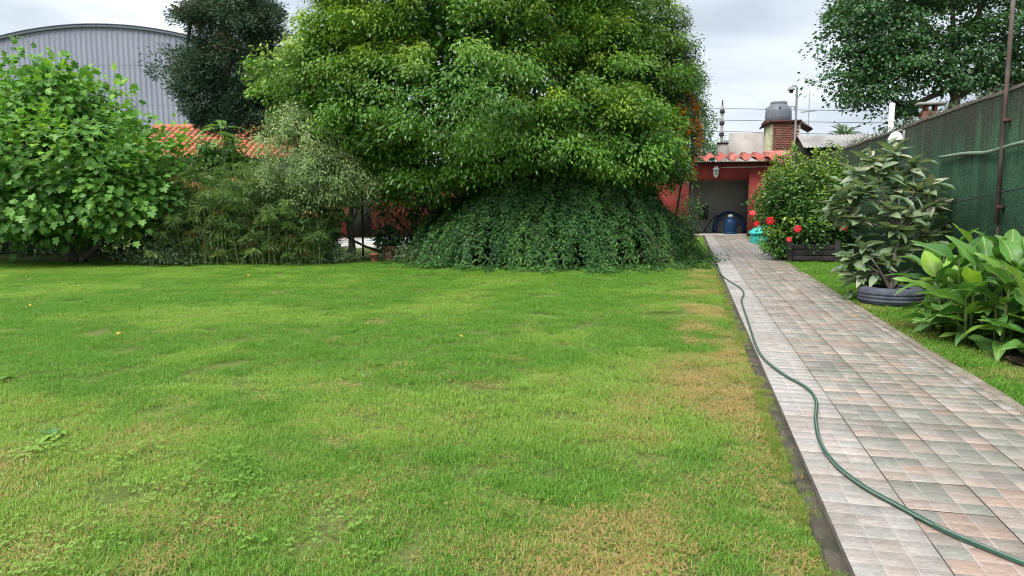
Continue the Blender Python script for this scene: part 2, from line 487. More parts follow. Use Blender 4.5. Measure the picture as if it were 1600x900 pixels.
M['lf_cypress'] = leaf_mat('cypress_sprays', (0.024, 0.054, 0.036), (0.078, 0.140, 0.082), (0.11, 0.10, 0.06), 0.75, 0.15, 0.15)
M['lf_hedge'] = leaf_mat('hedge_leaves', (0.016, 0.048, 0.018), (0.045, 0.105, 0.035), None, 0.45, 0.2)  # dark green stands in for the shade behind the fig
M['lf_vine'] = leaf_mat('vine_leaves', (0.030, 0.090, 0.024), (0.085, 0.20, 0.045), (0.2, 0.33, 0.05), 0.45, 0.3)
M['lf_trumpet'] = leaf_mat('trumpet_leaves', (0.028, 0.065, 0.026), (0.075, 0.135, 0.05), (0.15, 0.16, 0.07), 0.5, 0.25)
M['lf_far'] = leaf_mat('far_leaves', (0.03, 0.085, 0.022), (0.085, 0.18, 0.05), (0.14, 0.25, 0.05), 0.5, 0.25)
M['lf_maple'] = leaf_mat('broad_tree_leaves', (0.024, 0.072, 0.026), (0.066, 0.158, 0.052), (0.11, 0.22, 0.06), 0.45, 0.25)
M['lf_hib'] = leaf_mat('hibiscus_leaves', (0.026, 0.090, 0.020), (0.080, 0.195, 0.036), (0.26, 0.36, 0.05), 0.38, 0.28, 0.45)
M['lf_avo'] = leaf_mat('grey_green_leaf', (0.105, 0.175, 0.090), (0.240, 0.300, 0.200), (0.38, 0.38, 0.29), 0.36, 0.28, 0.55, True, True, (0.20, 0.13, 0.08))
M['lf_avo_in'] = leaf_mat('grey_green_leaves', (0.080, 0.150, 0.065), (0.18, 0.245, 0.145), None, 0.38, 0.28, 0.5)
M['lf_canna'] = leaf_mat('canna_leaf', (0.060, 0.165, 0.038), (0.120, 0.270, 0.060), (0.26, 0.44, 0.05), 0.42, 0.34, 0.4, True, True, (0.16, 0.11, 0.05))
M['lf_papy'] = leaf_mat('papyrus_rays', (0.060, 0.130, 0.036), (0.165, 0.270, 0.085), (0.27, 0.35, 0.14), 0.5, 0.25)
M['dry_papy'] = leaf_mat('dry_rays', (0.22, 0.13, 0.055), (0.40, 0.26, 0.11), None, 0.7, 0.25)
M['lf_weed'] = leaf_mat('low_plant_leaves', (0.050, 0.095, 0.040), (0.12, 0.19, 0.085), (0.22, 0.28, 0.13), 0.5, 0.25)

# ------------------------------------------------------------------ leaves
RHOMB = (np.array([[0, 0, 0], [0.45, 0.5, 0.07], [1, 0, -0.06], [0.45, -0.5, 0.07]]), np.array([[0, 2, 1], [0, 3, 2]]))
OVAL = (np.array([[0, 0, 0], [0.25, 0.42, 0.06], [0.68, 0.40, 0.05], [1, 0, -0.10], [0.68, -0.40, 0.05], [0.25, -0.42, 0.06]]), np.array([[0, 2, 1], [0, 3, 2], [0, 4, 3], [0, 5, 4]]))
_half = [(0.02, 0.10), (-0.06, 0.24), (0.12, 0.44), (0.30, 0.46), (0.34, 0.24), (0.56, 0.52), (0.74, 0.44), (0.66, 0.20), (0.88, 0.20)]
_out = np.array([(0, 0.0)] + _half + [(1.0, 0.0)] + [(u, -v) for u, v in _half[::-1]])
_fv = np.concatenate([[[0.36, 0.0, 0.0]], np.column_stack([_out, -0.22 * (_out[:, 0] - 0.3) ** 2 + 0.25 * np.abs(_out[:, 1]) ** 1.3 - 0.03])])
FIG = (_fv, np.array([[0, i, i % len(_out) + 1] for i in range(1, len(_out) + 1)])[:, [0, 1, 2]])


def leaves(P, D, Nn, L, Wd, tpl=RHOMB):
    tv, tf = tpl
    n = len(P); k = len(tv)
    D = unit(D); s = unit(np.cross(Nn, D)); nn = np.cross(D, s)
    L = np.broadcast_to(L, (n,))[:, None, None]; Wd = np.broadcast_to(Wd, (n,))[:, None, None]
    V = P[:, None] + D[:, None] * tv[None, :, :1] * L + s[:, None] * tv[None, :, 1:2] * Wd + nn[:, None] * tv[None, :, 2:3] * L
    F = (np.arange(n)[:, None, None] * k + tf[None]).reshape(-1, 3)
    return V.reshape(-1, 3), F


class Foliage:
    def __init__(s):
        s.V = []; s.F = []; s.t = []; s.a = []; s.n = 0

    def add(s, P, D, Nn, L, Wd, tint, age_or_lit, tpl=RHOMB):
        V, F = leaves(P, D, Nn, L, Wd, tpl)
        k = len(tpl[0])
        s.V.append(V); s.F.append(F + s.n); s.n += len(V)
        s.t.append(np.repeat(np.broadcast_to(tint, (len(P),)), k)); s.a.append(np.repeat(np.broadcast_to(age_or_lit, (len(P),)), k))

    def build(s, name, mat, parent, kind='stuff'):
        me = mesh_np(name, np.concatenate(s.V), np.concatenate(s.F), mat, {'tint': np.clip(np.concatenate(s.t), 0, 1), 'age_or_lit': np.clip(np.concatenate(s.a), 0, 1)})
        return link(name, me, parent, kind=kind)


def lobe_points(r, lobes, n, inner=0.80, outer=1.04, zmin=-99, lump=0.14):
    """points on the skin of a union of ellipsoids; returns points and outward directions"""
    lobes = [(np.array(c, float), np.array(q, float)) for c, q in lobes]
    area = np.array([(q[0] * q[1] + q[0] * q[2] + q[1] * q[2]) for c, q in lobes]); area /= area.sum()
    P, O = [], []; got = 0
    ph = r.rand(6, 4) * 6.28
    while got < n:
        m = n * 2
        k = r.choice(len(lobes), m, p=area)
        d = unit(r.normal(size=(m, 3)))
        c = np.array([l[0] for l in lobes])[k]; q = np.array([l[1] for l in lobes])[k]
        lum = 1 + lump * (np.sin(d[:, 0] * 5 + ph[k % 6, 0]) * np.sin(d[:, 1] * 6 + ph[k % 6, 1]) + np.sin(d[:, 2] * 7 + ph[k % 6, 2]) * 0.7)
        rr = inner + (outer - inner) * r.rand(m) ** 0.7
        p = c + d * q * (rr * lum)[:, None]
        keep = p[:, 2] > zmin
        for i, (cc, qq) in enumerate(lobes):
            keep &= ~((k != i) & ((((p - cc) / qq) ** 2).sum(1) < (inner - 0.08) ** 2))
        P.append(p[keep]); O.append(unit(d / q)[keep]); got += keep.sum()
    return np.concatenate(P)[:n], np.concatenate(O)[:n]


def clumps(fo, r, C, O, per, size, L, Wd, droop=0.9, young=0.3, flat=0.55, tpl=RHOMB, lw=0.25, top_lit=True, base=0.5):
    """a spray of leaves at every centre: a drooping dome with tip leaves hanging"""
    n = len(C); N = n * per
    sz = size * (0.6 + 0.8 * r.rand(n))
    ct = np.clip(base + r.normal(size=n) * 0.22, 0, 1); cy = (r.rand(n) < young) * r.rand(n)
    if top_lit: cy = cy * smooth01(O[:, 2], -0.4, 0.4)  # upward-facing clumps yellower: top light painted in with the young growth
    idx = np.repeat(np.arange(n), per)
    g = r.normal(size=(N, 3)) * np.array([1, 1, flat])
    rr = np.linalg.norm(g[:, :2], axis=1)
    g[:, :2] *= (np.minimum(rr, 1.9) / np.maximum(rr, 1e-6))[:, None]; rr = np.minimum(rr, 1.9)
    g[:, 2] -= 0.42 * droop * rr ** 1.6
    g += O[idx] * 0.25
    P = C[idx] + g * sz[idx, None] * 0.55
    D = unit(g * np.array([1, 1, 0.3])) * 0.8 + O[idx] * 0.35 + r.normal(size=(N, 3)) * 0.45
    D[:, 2] -= droop
    Nn = O[idx] * 0.5 + r.normal(size=(N, 3)) * 0.45 + np.array([0, 0, 0.75])
    tint = np.clip(ct[idx] + r.normal(size=N) * lw, 0, 1)
    age_or_lit = np.clip(cy[idx] * (0.35 + 0.9 * smooth01(g[:, 2], -0.6, 0.9)) + (r.rand(N) < 0.04) * 0.4, 0, 1)  # leaves high in a clump yellower: painted highlight mixed with new growth
    sc = 0.7 + 0.6 * r.rand(N)
    fo.add(P, D, Nn, L * sc, Wd * sc, tint, age_or_lit, tpl)


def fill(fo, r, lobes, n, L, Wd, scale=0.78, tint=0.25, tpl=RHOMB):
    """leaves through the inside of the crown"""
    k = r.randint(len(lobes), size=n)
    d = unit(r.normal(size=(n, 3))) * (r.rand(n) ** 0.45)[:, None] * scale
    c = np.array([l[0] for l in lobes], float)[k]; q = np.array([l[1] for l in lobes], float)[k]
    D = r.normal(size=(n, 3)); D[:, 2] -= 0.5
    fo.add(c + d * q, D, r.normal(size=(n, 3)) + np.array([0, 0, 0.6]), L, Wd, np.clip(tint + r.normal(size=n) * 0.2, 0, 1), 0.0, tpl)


def limb(r, a, b, r0, r1, bend=0.12, n=7, sag=0.0):
    a = np.array(a, float); b = np.array(b, float)
    t = np.linspace(0, 1, n)[:, None]
    off = r.normal(size=3) * np.linalg.norm(b - a) * bend
    p = a + (b - a) * t + off * np.sin(t * PI) + np.array([0, 0, 1]) * sag * np.sin(t * PI)
    return p, np.linspace(r0, r1, n)


def tree_wood(r, base, top, targets, r0, mat, parent, trunk='trunk', branch='branch'):
    mb = MB(); p, q = limb(r, base, top, r0, r0 * 0.55, 0.04, 9)
    q[0] *= 1.35
    mb.tube(p, q, 10); mb.build(trunk, mat, parent, True)
    for tg in targets:
        s = p[r.randint(6, 9)]
        m2 = MB(); pp, qq = limb(r, s, tg, r0 * 0.45, r0 * 0.12, 0.08, 8); m2.tube(pp, qq, 7); m2.build(branch, mat, parent, True)


# ================================================================== the setting
bm_ = MB(); bm_.add([[-300, -100, -0.09], [300, -100, -0.09], [300, 500, -0.09], [-300, 500, -0.09]], [[0, 1, 2, 3]])
bm_.build('ground', M['ground'], kind='structure')


def sheet(name, x0, x1, y0, y1, step, zf, mat):
    xs = np.linspace(x0, x1, int((x1 - x0) / step) + 2); ys = np.linspace(y0, y1, int((y1 - y0) / step) + 2)
    X, Y = np.meshgrid(xs, ys); nx, ny = len(xs), len(ys)
    V = np.stack([X, Y, zf(X, Y) - 0.013], -1).reshape(-1, 3)
    i = (np.arange(ny - 1)[:, None] * nx + np.arange(nx - 1)[None]).ravel()
    return link(name, mesh_np(name, V, np.stack([i, i + 1, i + nx + 1, i + nx], 1), mat, smooth=True), kind='structure')


def lawn_z(X, Y):
    return -0.045 + 0.035 * (vnoise(X, Y, 0.45, 3) - 0.5) * smooth01(0.5 - np.asarray(X), 0.0, 0.8) + 0.015 * smooth01(0.6 - np.asarray(X), 0, 3)


def strip_z(X, Y):
    return -0.04 + 0.03 * (vnoise(X, Y, 0.9, 3) - 0.5)


sheet('lawn', -26.0, 0.60, -4.0, 38.0, 0.25, lawn_z, M['lawn_soil'])
sheet('lawn_strip', 2.45, 4.35, -4.0, 37.0, 0.2, strip_z, M['lawn_soil'])

# ---- the tiled path
PX0, TS = 0.69, 0.396
PX1 = PX0 + 4.22 * TS
PY0 = 3.47 - 13 * TS
NROW = 95
PY1 = PY0 + NROW * TS
path = MB().box(((PX0 + PX1) / 2, (PY0 + PY1) / 2, -0.058), (PX1 - PX0 + 0.02, PY1 - PY0, 0.1)).build('path', M['mortar'], kind='structure')


def tile_template(wx, cx):
    c = TS / 3

    def axis(w, cells):
        a = [0.0032, 0.0080]; h = [-0.0045, 0.0]; g = [0, 0]
        for k in range(1, cells):
            a += [k * c - 0.0065, k * c - 0.0025, k * c + 0.0025, k * c + 0.0065]; h += [0, -0.002, -0.002, 0]; g += [0, 1, 1, 0]
        a += [w - 0.0080, w - 0.0032]; h += [0.0, -0.0045]; g += [0, 0]
        return np.array(a), np.array(h), np.array(g)
    ax, hx, gx = axis(wx, cx); ay, hy, gy = axis(TS, 3)
    X, Y = np.meshgrid(ax, ay); H = np.minimum(*np.meshgrid(hx, hy))
    V = np.stack([X, Y, H], -1).reshape(-1, 3); nx = len(ax)
    i = (np.arange(len(ay) - 1)[:, None] * nx + np.arange(nx - 1)[None]).ravel()
    F = np.stack([i, i + 1, i + nx + 1, i + nx], 1)
    cen = V[F].mean(1)
    cell = np.minimum((cen[:, 0] / c).astype(int), cx - 1) + 3 * np.minimum((cen[:, 1] / c).astype(int), 2)
    # joints that run with the path are whiter than those that cross it
    fx = np.minimum(np.abs(cen[:, 0] % c), c - np.abs(cen[:, 0] % c)) < 0.003
    fy = np.minimum(np.abs(cen[:, 1] % c), c - np.abs(cen[:, 1] % c)) < 0.003
    inner_x = (cen[:, 0] > 0.01) & (cen[:, 0] < wx - 0.01); inner_y = (cen[:, 1] > 0.01) & (cen[:, 1] < TS - 0.01)
    groove = np.where(fx & inner_x, 0.9, np.where(fy & inner_y, 0.45, 0.0))
    return V, F, cell, groove


PAL = np.array([(0.275, 0.205, 0.168), (0.285, 0.235, 0.200), (0.182, 0.180, 0.158), (0.205, 0.200, 0.178), (0.180, 0.165, 0.150), (0.240, 0.205, 0.178), (0.262, 0.242, 0.216), (0.215, 0.185, 0.162)])
TPL = {'full': tile_template(TS, 3), 'cut': tile_template(0.22 * TS, 1)}
rt = RS(11)


def tile_cols(r, cell, pale=False):
    base = PAL[r.randint(len(PAL), size=9)] * (1.02 + 0.16 * r.rand(9, 1))
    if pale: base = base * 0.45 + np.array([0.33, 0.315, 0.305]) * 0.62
    return base[cell]


TM = {k: [mesh_np('tile', t[0], t[1], M['tile'], {'bcol': tile_cols(rt, t[2]), 'groove': t[3]}) for _ in range(14)] for k, t in TPL.items()}
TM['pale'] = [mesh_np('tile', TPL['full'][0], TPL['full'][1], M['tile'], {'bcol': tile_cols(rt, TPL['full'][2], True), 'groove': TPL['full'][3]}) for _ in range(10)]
near, rest = [], []
for row in range(NROW):
    for c in range(5):
        x, y = PX0 + c * TS, PY0 + row * TS
        (near if (y > 2.62 and x < 0.42 * (y + TS)) else rest).append((y, x, c))
near.sort(); rest += near[300:]
for y, x, c in near[:300]:
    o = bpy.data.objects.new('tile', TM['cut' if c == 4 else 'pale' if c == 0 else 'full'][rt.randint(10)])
    COL.objects.link(o); o.parent = path
    o.location = (x, y, rt.normal() * 0.0009); o.rotation_euler = (rt.normal() * 0.003, rt.normal() * 0.003, rt.normal() * 0.002)
Vs, Fs, Cs, Gs, n = [], [], [], [], 0
for y, x, c in rest:
    V, F, cell, g = TPL['cut' if c == 4 else 'full']
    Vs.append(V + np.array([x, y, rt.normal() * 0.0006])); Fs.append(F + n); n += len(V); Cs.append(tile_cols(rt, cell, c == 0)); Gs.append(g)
link('far_tiles', mesh_np('far_tiles', np.concatenate(Vs), np.concatenate(Fs), M['tile'], {'bcol': np.concatenate(Cs), 'groove': np.concatenate(Gs)}), path, kind='stuff')


def kerb(name, x0, x1, y0, y1, ztop, seed, mat):
    r = RS(seed); ys = np.arange(y0, y1, 0.12); n = len(ys)
    wob = (vnoise(ys, ys * 0 + seed, 1.3, 4) - 0.5) * 0.06
    zt = ztop + (vnoise(ys, ys * 0 + seed + 9, 0.8, 4) - 0.5) * 0.02
    out = (x0 + wob) if seed == 1 else (x1 + wob)
    inn = np.full(n, x1) if seed == 1 else np.full(n, x0)
    sg = 1 if seed == 1 else -1
    prof = [(out, zt - 0.12), (out, zt - 0.012), (out + sg * 0.012, zt), (inn, zt + 0.002), (inn, zt - 0.12)]
    V = np.stack([np.stack([a, ys, b], -1) for a, b in prof], 1).reshape(-1, 3); k = len(prof)
    i = (np.arange(n - 1)[:, None] * k + np.arange(k - 1)[None]).ravel()
    return link(name, mesh_np(name, V, np.stack([i, i + 1, i + k + 1, i + k], 1), mat), kind='structure')


kerb('kerb', PX0 - 0.088, PX0 - 0.004, PY0, PY1, -0.012, 1, M['concrete_dark'])
kerb('kerb', PX1 + 0.004, PX1 + 0.13, PY0, PY1, -0.010, 2, M['concrete'])

# ---- boundary wall with its coping, pipe brackets and lamp
wall = MB().box((4.32, 17.0, 1.47), (0.24, 42.0, 3.16)).build('boundary_wall', M['green_wall'], label='tall dark green stuccoed boundary wall stained black along its top', cat='wall')
ys = np.arange(-4.0, 38.1, 0.35); r = RS(3)
mb = MB()
pts = np.stack([4.32 + 0 * ys, ys, 3.055 + (vnoise(ys, ys * 0, 1.1, 4) - 0.5) * 0.05], 1)
V = np.concatenate([pts + np.array([-0.13, 0, -0.03]), pts + np.array([-0.11, 0, 0.025]), pts + np.array([0.11, 0, 0.03]), pts + np.array([0.13, 0, -0.03])])
n = len(ys); i = np.arange(n - 1)
mb.add(V, np.concatenate([np.stack([i + k * n, i + 1 + k * n, i + 1 + (k + 1) * n, i + (k + 1) * n], 1) for k in range(3)]))
mb.build('coping', M['concrete_dark'], wall)

# rusty pole standing against the wall
po = empty('steel_pole', 'tall rusty brown pole standing against the green wall', 'pole', (4.12, 11.5, 0))
MB().tube([(0, 0, 1.22), (0, 0, 3.1), (0.01, 0.02, 5.6)], [0.033, 0.03, 0.027], 8).build('shaft', M['pipe_rust'], po, True)
for z in (1.45, 2.62):
    MB().box((0.025, 0, z), (0.09, 0.10, 0.05)).build('clamp', M['rust'], po)
MB().tube([(0.02, 0, 0.0), (0.02, 0, 1.22)], 0.012, 6).build('lower_rod', M['rust'], po, True)

ys = np.linspace(14.2, 6.0, 26)
zz = np.interp(ys[::-1], [6, 9.5, 10.9, 12.2, 13.2, 14.2], [2.42, 2.30, 2.27, 2.245, 2.27, 2.30])[::-1] + 0.012 * np.sin(ys * 3)
MB().tube(np.stack([4.155 + 0.015 * np.sin(ys * 2.1), ys, zz], 1), 0.028, 8).build('hose_pipe', surf('green_pipe', (0.10, 0.16, 0.115), (0.20, 0.26, 0.20), 6, 0.7, 0.3), None, True, label='pale green pipe running along the boundary wall at head height', cat='pipe')
ys = np.linspace(13.6, 5.0, 16)
MB().tube(np.stack([4.14 + 0 * ys, ys, np.interp(ys[::-1], [5, 10.8, 13.6], [2.1, 1.70, 1.50])[::-1]], 1), 0.011, 6).build('cable', M['metal_dark'], None, True, label='thin black cable sagging low across the green wall', cat='cable')

lamp = empty('wall_lamp', 'white bell shaped lamp on a bracket near the top of the green wall', 'lamp', (4.2, 16.7, 2.86))
MB().box((-0.015, 0, -0.05), (0.03, 0.10, 0.34)).build('bracket_plate', M['metal_grey'], lamp)
MB().tube([(0, 0, 0.08), (-0.07, 0, 0.13), (-0.15, 0, 0.10)], 0.018, 8).build('arm', M['metal_grey'], lamp, True)
MB().lathe([(0.02, 0.10), (0.05, 0.09), (0.09, 0.06), (0.125, 0.0), (0.15, -0.06), (0.158, -0.085), (0.15, -0.085), (0.12, -0.02), (0.03, 0.05)], (-0.16, 0, 0)).build('shade', M['white_paint'], lamp, True)
MB().lathe([(0.001, -0.16), (0.035, -0.14), (0.045, -0.10), (0.03, -0.04), (0.02, 0.0)], (-0.16, 0, 0), 14).build('bulb', M['glass'], lamp, True)
MB().tube([(-0.01, 0.0, -0.2), (-0.012, 0.02, -0.7), (-0.01, -0.02, -1.1)], 0.010, 6).build('cord', M['metal_dark'], lamp, True)

# ---- red garage at the end of the path
GY = 37.0
gar = empty('garage', 'dark red garage with a ribbed red roof at the end of the path', 'garage', (0, 0, 0))
gx0, gx1, gh = -0.10, 2.67, 2.62
mb = MB().box(((-3.2 + gx0) / 2, GY + 0.1, 1.65), (gx0 + 3.2, 0.2, 3.5)).box(((gx1 + 4.0) / 2, GY + 0.1, 1.65), (4.0 - gx1, 0.2, 3.5)).box(((gx0 + gx1) / 2, GY + 0.1, (gh + 3.4) / 2), (gx1 - gx0, 0.2, 3.4 - gh))
mb.build('front_wall', M['red_wall'], gar)
MB().box((-3.1, GY + 2.7, 1.65), (0.2, 5.0, 3.5)).build('side_wall', M['red_wall'], gar)
MB().box((3.9, GY + 2.7, 1.65), (0.2, 5.0, 3.5)).build('side_wall', M['red_wall'], gar)
MB().box((0.4, GY + 3.3, 1.65), (6.6, 0.2, 3.3)).build('back_wall', M['pale_wall'], gar)
MB().box((-0.35, GY + 2.6, 1.65), (0.1, 4.8, 3.4)).build('inner_wall', M['pale_wall'], gar)
MB().box((2.95, GY + 2.6, 1.65), (0.1, 4.8, 3.4)).build('inner_wall', M['pale_wall'], gar)
MB().box((0.4, GY + 2.6, 3.3), (6.8, 4.8, 0.08)).build('ceiling', M['pale_wall'], gar)
MB().box((1.3, GY + 2.45, -0.03), (3.2, 4.9, 0.06)).build('floor', M['concrete_grey'], gar)
pr = np.array([(0, 0), (0.13, 0), (0.25, 0.17), (0.45, 0.17), (0.58, 0.0)])
for k in range(13):
    x = -3.6 + k * 0.6
    y0, y1, z0, z1 = GY - 0.75, GY + 6.2, 3.50, 4.16
    top = np.array([(px, y0, z0 + pz) for px, pz in pr] + [(px, y1, z1 + pz) for px, pz in pr]); bot = top - np.array([0, 0, 0.03])
    V = np.concatenate([top, bot]) + np.array([x, 0, 0]); q = []
    for j in range(4):
        q += [[j, j + 1, j + 6, j + 5], [10 + j + 1, 10 + j, 10 + j + 5, 10 + j + 6], [j + 1, j, 10 + j, 10 + j + 1], [5 + j, 6 + j, 16 + j, 15 + j]]
    MB().add(V, q).build('roof_panel', M['red_roof'], gar)
MB().box((0.4, GY - 0.02, 3.43), (7.2, 0.16, 0.10)).build('wall_plate', M['rust'], gar)
MB().tube([(1.35, GY - 0.03, 3.22), (3.6, GY - 0.03, 3.22)], 0.018, 6).build('conduit', M['white_paint'], gar, True)
# open door leaf with small panes inside the opening
dl = MB().box((0.02, GY + 0.55, 1.28), (0.05, 0.70, 2.5)).build('door_leaf', M['metal_dark'], gar)
for a in range(3):
    MB().box((0.06, GY + 0.33 + a * 0.22, 2.28), (0.03, 0.17, 0.30)).build('pane', M['glass'], dl)
lan = empty('wall_lantern', 'small white lantern on the red wall above the garage opening', 'lantern', (1.14, GY - 0.02, 3.0))
MB().box((0, -0.03, 0.0), (0.16, 0.06, 0.34)).build('back_plate', M['white_paint'], lan)
MB().lathe([(0.03, 0.26), (0.10, 0.20), (0.17, 0.10), (0.17, 0.07), (0.13, 0.07)], (0, -0.16, 0.03), 6).build('cap', M['white_paint'], lan)
for k in range(6):
    a = k * PI / 3
    MB().tube([(0.13 * math.cos(a), -0.16 + 0.13 * math.sin(a), 0.10), (0.09 * math.cos(a), -0.16 + 0.09 * math.sin(a), -0.22)], 0.014, 5).build('bar', M['white_paint'], lan)
MB().lathe([(0.001, -0.34), (0.05, -0.27), (0.10, -0.22), (0.09, -0.20)], (0, -0.16, 0.03), 6).build('finial', M['white_paint'], lan)
MB().lathe([(0.06, -0.2), (0.085, 0.1)], (0, -0.16, 0.0), 6).build('glass_body', M['metal_grey'], lan)

# pool filter, its hose and the black box inside the garage
pf = empty('pool_filter', 'blue cylindrical pool filter standing inside the garage', 'filter', (1.95, GY + 1.35, 0.0))
MB().lathe([(0.001, 0.0), (0.30, 0.0), (0.32, 0.05), (0.26, 0.09), (0.29, 0.14), (0.33, 0.28), (0.335, 0.55), (0.29, 0.70), (0.16, 0.80), (0.10, 0.82)], seg=24).build('tank', M['blue'], pf, True)
MB().lathe([(0.10, 0.82), (0.13, 0.84), (0.13, 0.92), (0.06, 0.96), (0.001, 0.97)], seg=16).build('valve', M['white_paint'], pf, True)
MB().tube([(-0.05, 0, 0.95), (0.12, -0.05, 1.0)], 0.02, 6).build('valve_handle', M['black'], pf, True)
th = np.linspace(0, PI, 18)
hs = empty('pool_hose', 'dark blue pool hose arched over the blue filter in the garage', 'hose', (1.95, GY + 1.8, 0.0))
for k in range(4):
    w = 0.62 + 0.07 * k
    MB().tube(np.stack([w * np.cos(th), 0.07 * k + 0 * th, 0.04 + (0.93 + 0.04 * k) * np.sin(th) ** 0.8], 1), 0.035, 8).build('coil', surf('hose_blue', (0.008, 0.02, 0.06), (0.02, 0.045, 0.11), 8, 0.5, 0.2), hs, True)
th = np.linspace(0, 1, 14)
MB().tube(np.stack([-0.5 - 0.75 * th, 0 * th, 0.86 * (1 - th ** 2) + 0.04], 1), 0.035, 8).build('tail', M['black'], hs, True)
bx = empty('control_box', 'black box fixed inside the garage beside the door leaf', 'box', (0.62, GY + 2.2, 0.62))
MB().box((0, 0, 0.42), (0.55, 0.35, 0.72)).build('body', M['black'], bx, bevel=0.01)
MB().box((0, -0.19, 0.50), (0.40, 0.02, 0.42)).build('front_panel', M['metal_dark'], bx)
for sx in (-0.2, 0.2):
    MB().tube([(sx, 0, 0.08), (sx, 0, -0.62)], 0.025, 6).build('leg', M['metal_grey'], bx, True)

# teal box beside the path
tb = empty('pump_box', 'teal box with a sloping lid on the grass beside the garage', 'box', (2.78, 29.9, 0), 0.06)
MB().box((0, 0, 0.15), (0.95, 0.85, 0.36), taper=0.97).build('body', M['teal'], tb, bevel=0.02)
V = [(-0.52, -0.47, 0.33), (0.52, -0.47, 0.33), (0.52, 0.47, 0.33), (-0.52, 0.47, 0.33), (-0.52, -0.47, 0.40), (0.52, -0.47, 0.40), (0.52, 0.47, 0.40), (-0.52, 0.47, 0.40), (-0.16, 0.05, 0.66), (0.30, 0.05, 0.66), (0.30, 0.2, 0.66), (-0.16, 0.2, 0.66)]
MB().add(V, [[0, 3, 2, 1], [0, 1, 5, 4], [1, 2, 6, 5], [2, 3, 7, 6], [3, 0, 4, 7], [4, 5, 9, 8], [5, 6, 10, 9], [6, 7, 11, 10], [7, 4, 8, 11], [8, 9, 10, 11]]).build('lid', M['teal'], tb, bevel=0.012)

# ---- brick water tower behind the garage
TX, TY = 4.86, 44.4
tw = empty('brick_tower', 'brick pier with a mossy side face carrying the water tank behind the garage', 'tower', (TX, TY, 0))
MB().box((0, 0, 2.9), (1.74, 1.74, 6.0)).build('core', M['brick_mortar'], tw)
MB().box((-0.74, -0.905, 3.1), (0.38, 0.06, 5.6)).build('mossy_render', M['moss_render'], tw)
MB().box((-0.2, -0.93, 3.95), (1.5, 0.09, 0.9)).build('pink_render', M['pink_render'], tw)
bmesh_ = [MB().box((0, 0, 0), (0.25, 0.05, 0.082)).mesh('brick', M['brick']), MB().box((0, 0, 0), (0.118, 0.05, 0.082)).mesh('brick', M['brick'])]
r = RS(5)
for row in range(16):
    z = 4.46 + row * 0.098; x = -0.53
    if row % 2:
        o = place('brick', bmesh_[1], Matrix.Translation((x + 0.06, -0.885, z)), tw); x += 0.135
    while x + 0.25 < 0.9:
        place('brick', bmesh_[0], Matrix.Translation((x + 0.125, -0.885 + r.normal() * 0.006, z + r.normal() * 0.003)), tw); x += 0.266
MB().tube([(0.62, -0.98, 4.3), (0.62, -0.98, 6.3)], 0.03, 6).build('rust_pipe', M['red_roof'], tw, True)
mb = MB().box((-0.05, -0.05, 5.98), (1.95, 2.0, 0.12)).build('slab', M['rust'], tw)
MB().add([(-1.12, -1.12, 5.74), (-0.70, -1.12, 5.90), (-0.70, 1.0, 5.90), (-1.12, 1.0, 5.74), (-1.12, -1.12, 5.82), (-0.70, -1.12, 6.07), (-0.70, 1.0, 6.07), (-1.12, 1.0, 5.82)], [[0, 3, 2, 1], [4, 5, 6, 7], [0, 1, 5, 4], [2, 3, 7, 6], [3, 0, 4, 7], [1, 2, 6, 5]]).build('eave_sheet', M['rust'], tw)
MB().add([(0.98, -0.9, 5.80), (1.50, -0.9, 5.50), (1.50, 0.9, 5.50), (0.98, 0.9, 5.80), (0.98, -0.9, 5.95), (1.50, -0.9, 5.58), (1.50, 0.9, 5.58), (0.98, 0.9, 5.95)], [[0, 3, 2, 1], [4, 5, 6, 7], [0, 1, 5, 4], [2, 3, 7, 6], [3, 0, 4, 7], [1, 2, 6, 5]]).build('eave_sheet', M['rust'], tw)
tk = empty('water_tank', 'dark grey plastic water tank with a stepped lid on the brick tower', 'tank', (TX - 0.22, TY - 0.1, 6.05))
MB().lathe([(0.001, 0), (0.68, 0.0), (0.70, 0.03), (0.72, 0.25), (0.70, 0.52), (0.69, 0.58), (0.66, 0.62)], seg=32).build('body', M['tank'], tk, True)
MB().lathe([(0.69, 0.60), (0.66, 0.66), (0.58, 0.80), (0.46, 0.93), (0.43, 0.95)], seg=32).build('shoulder', M['tank'], tk, True)
MB().lathe([(0.44, 0.94), (0.45, 0.97), (0.45, 1.05), (0.40, 1.09), (0.001, 1.10)], seg=32).build('lid', M['tank'], tk, True)
for a in (0.3, 2.9, 4.7):
    MB().box((0.63 * math.cos(a), 0.63 * math.sin(a), 0.72), (0.12, 0.12, 0.18), a).build('lug', M['tank'], tk)
MB().tube([(0.62, -0.1, 0.78), (0.82, -0.1, 0.78), (0.82, -0.1, 0.45)], 0.03, 6).build('inlet_pipe', M['metal_dark'], tk, True)

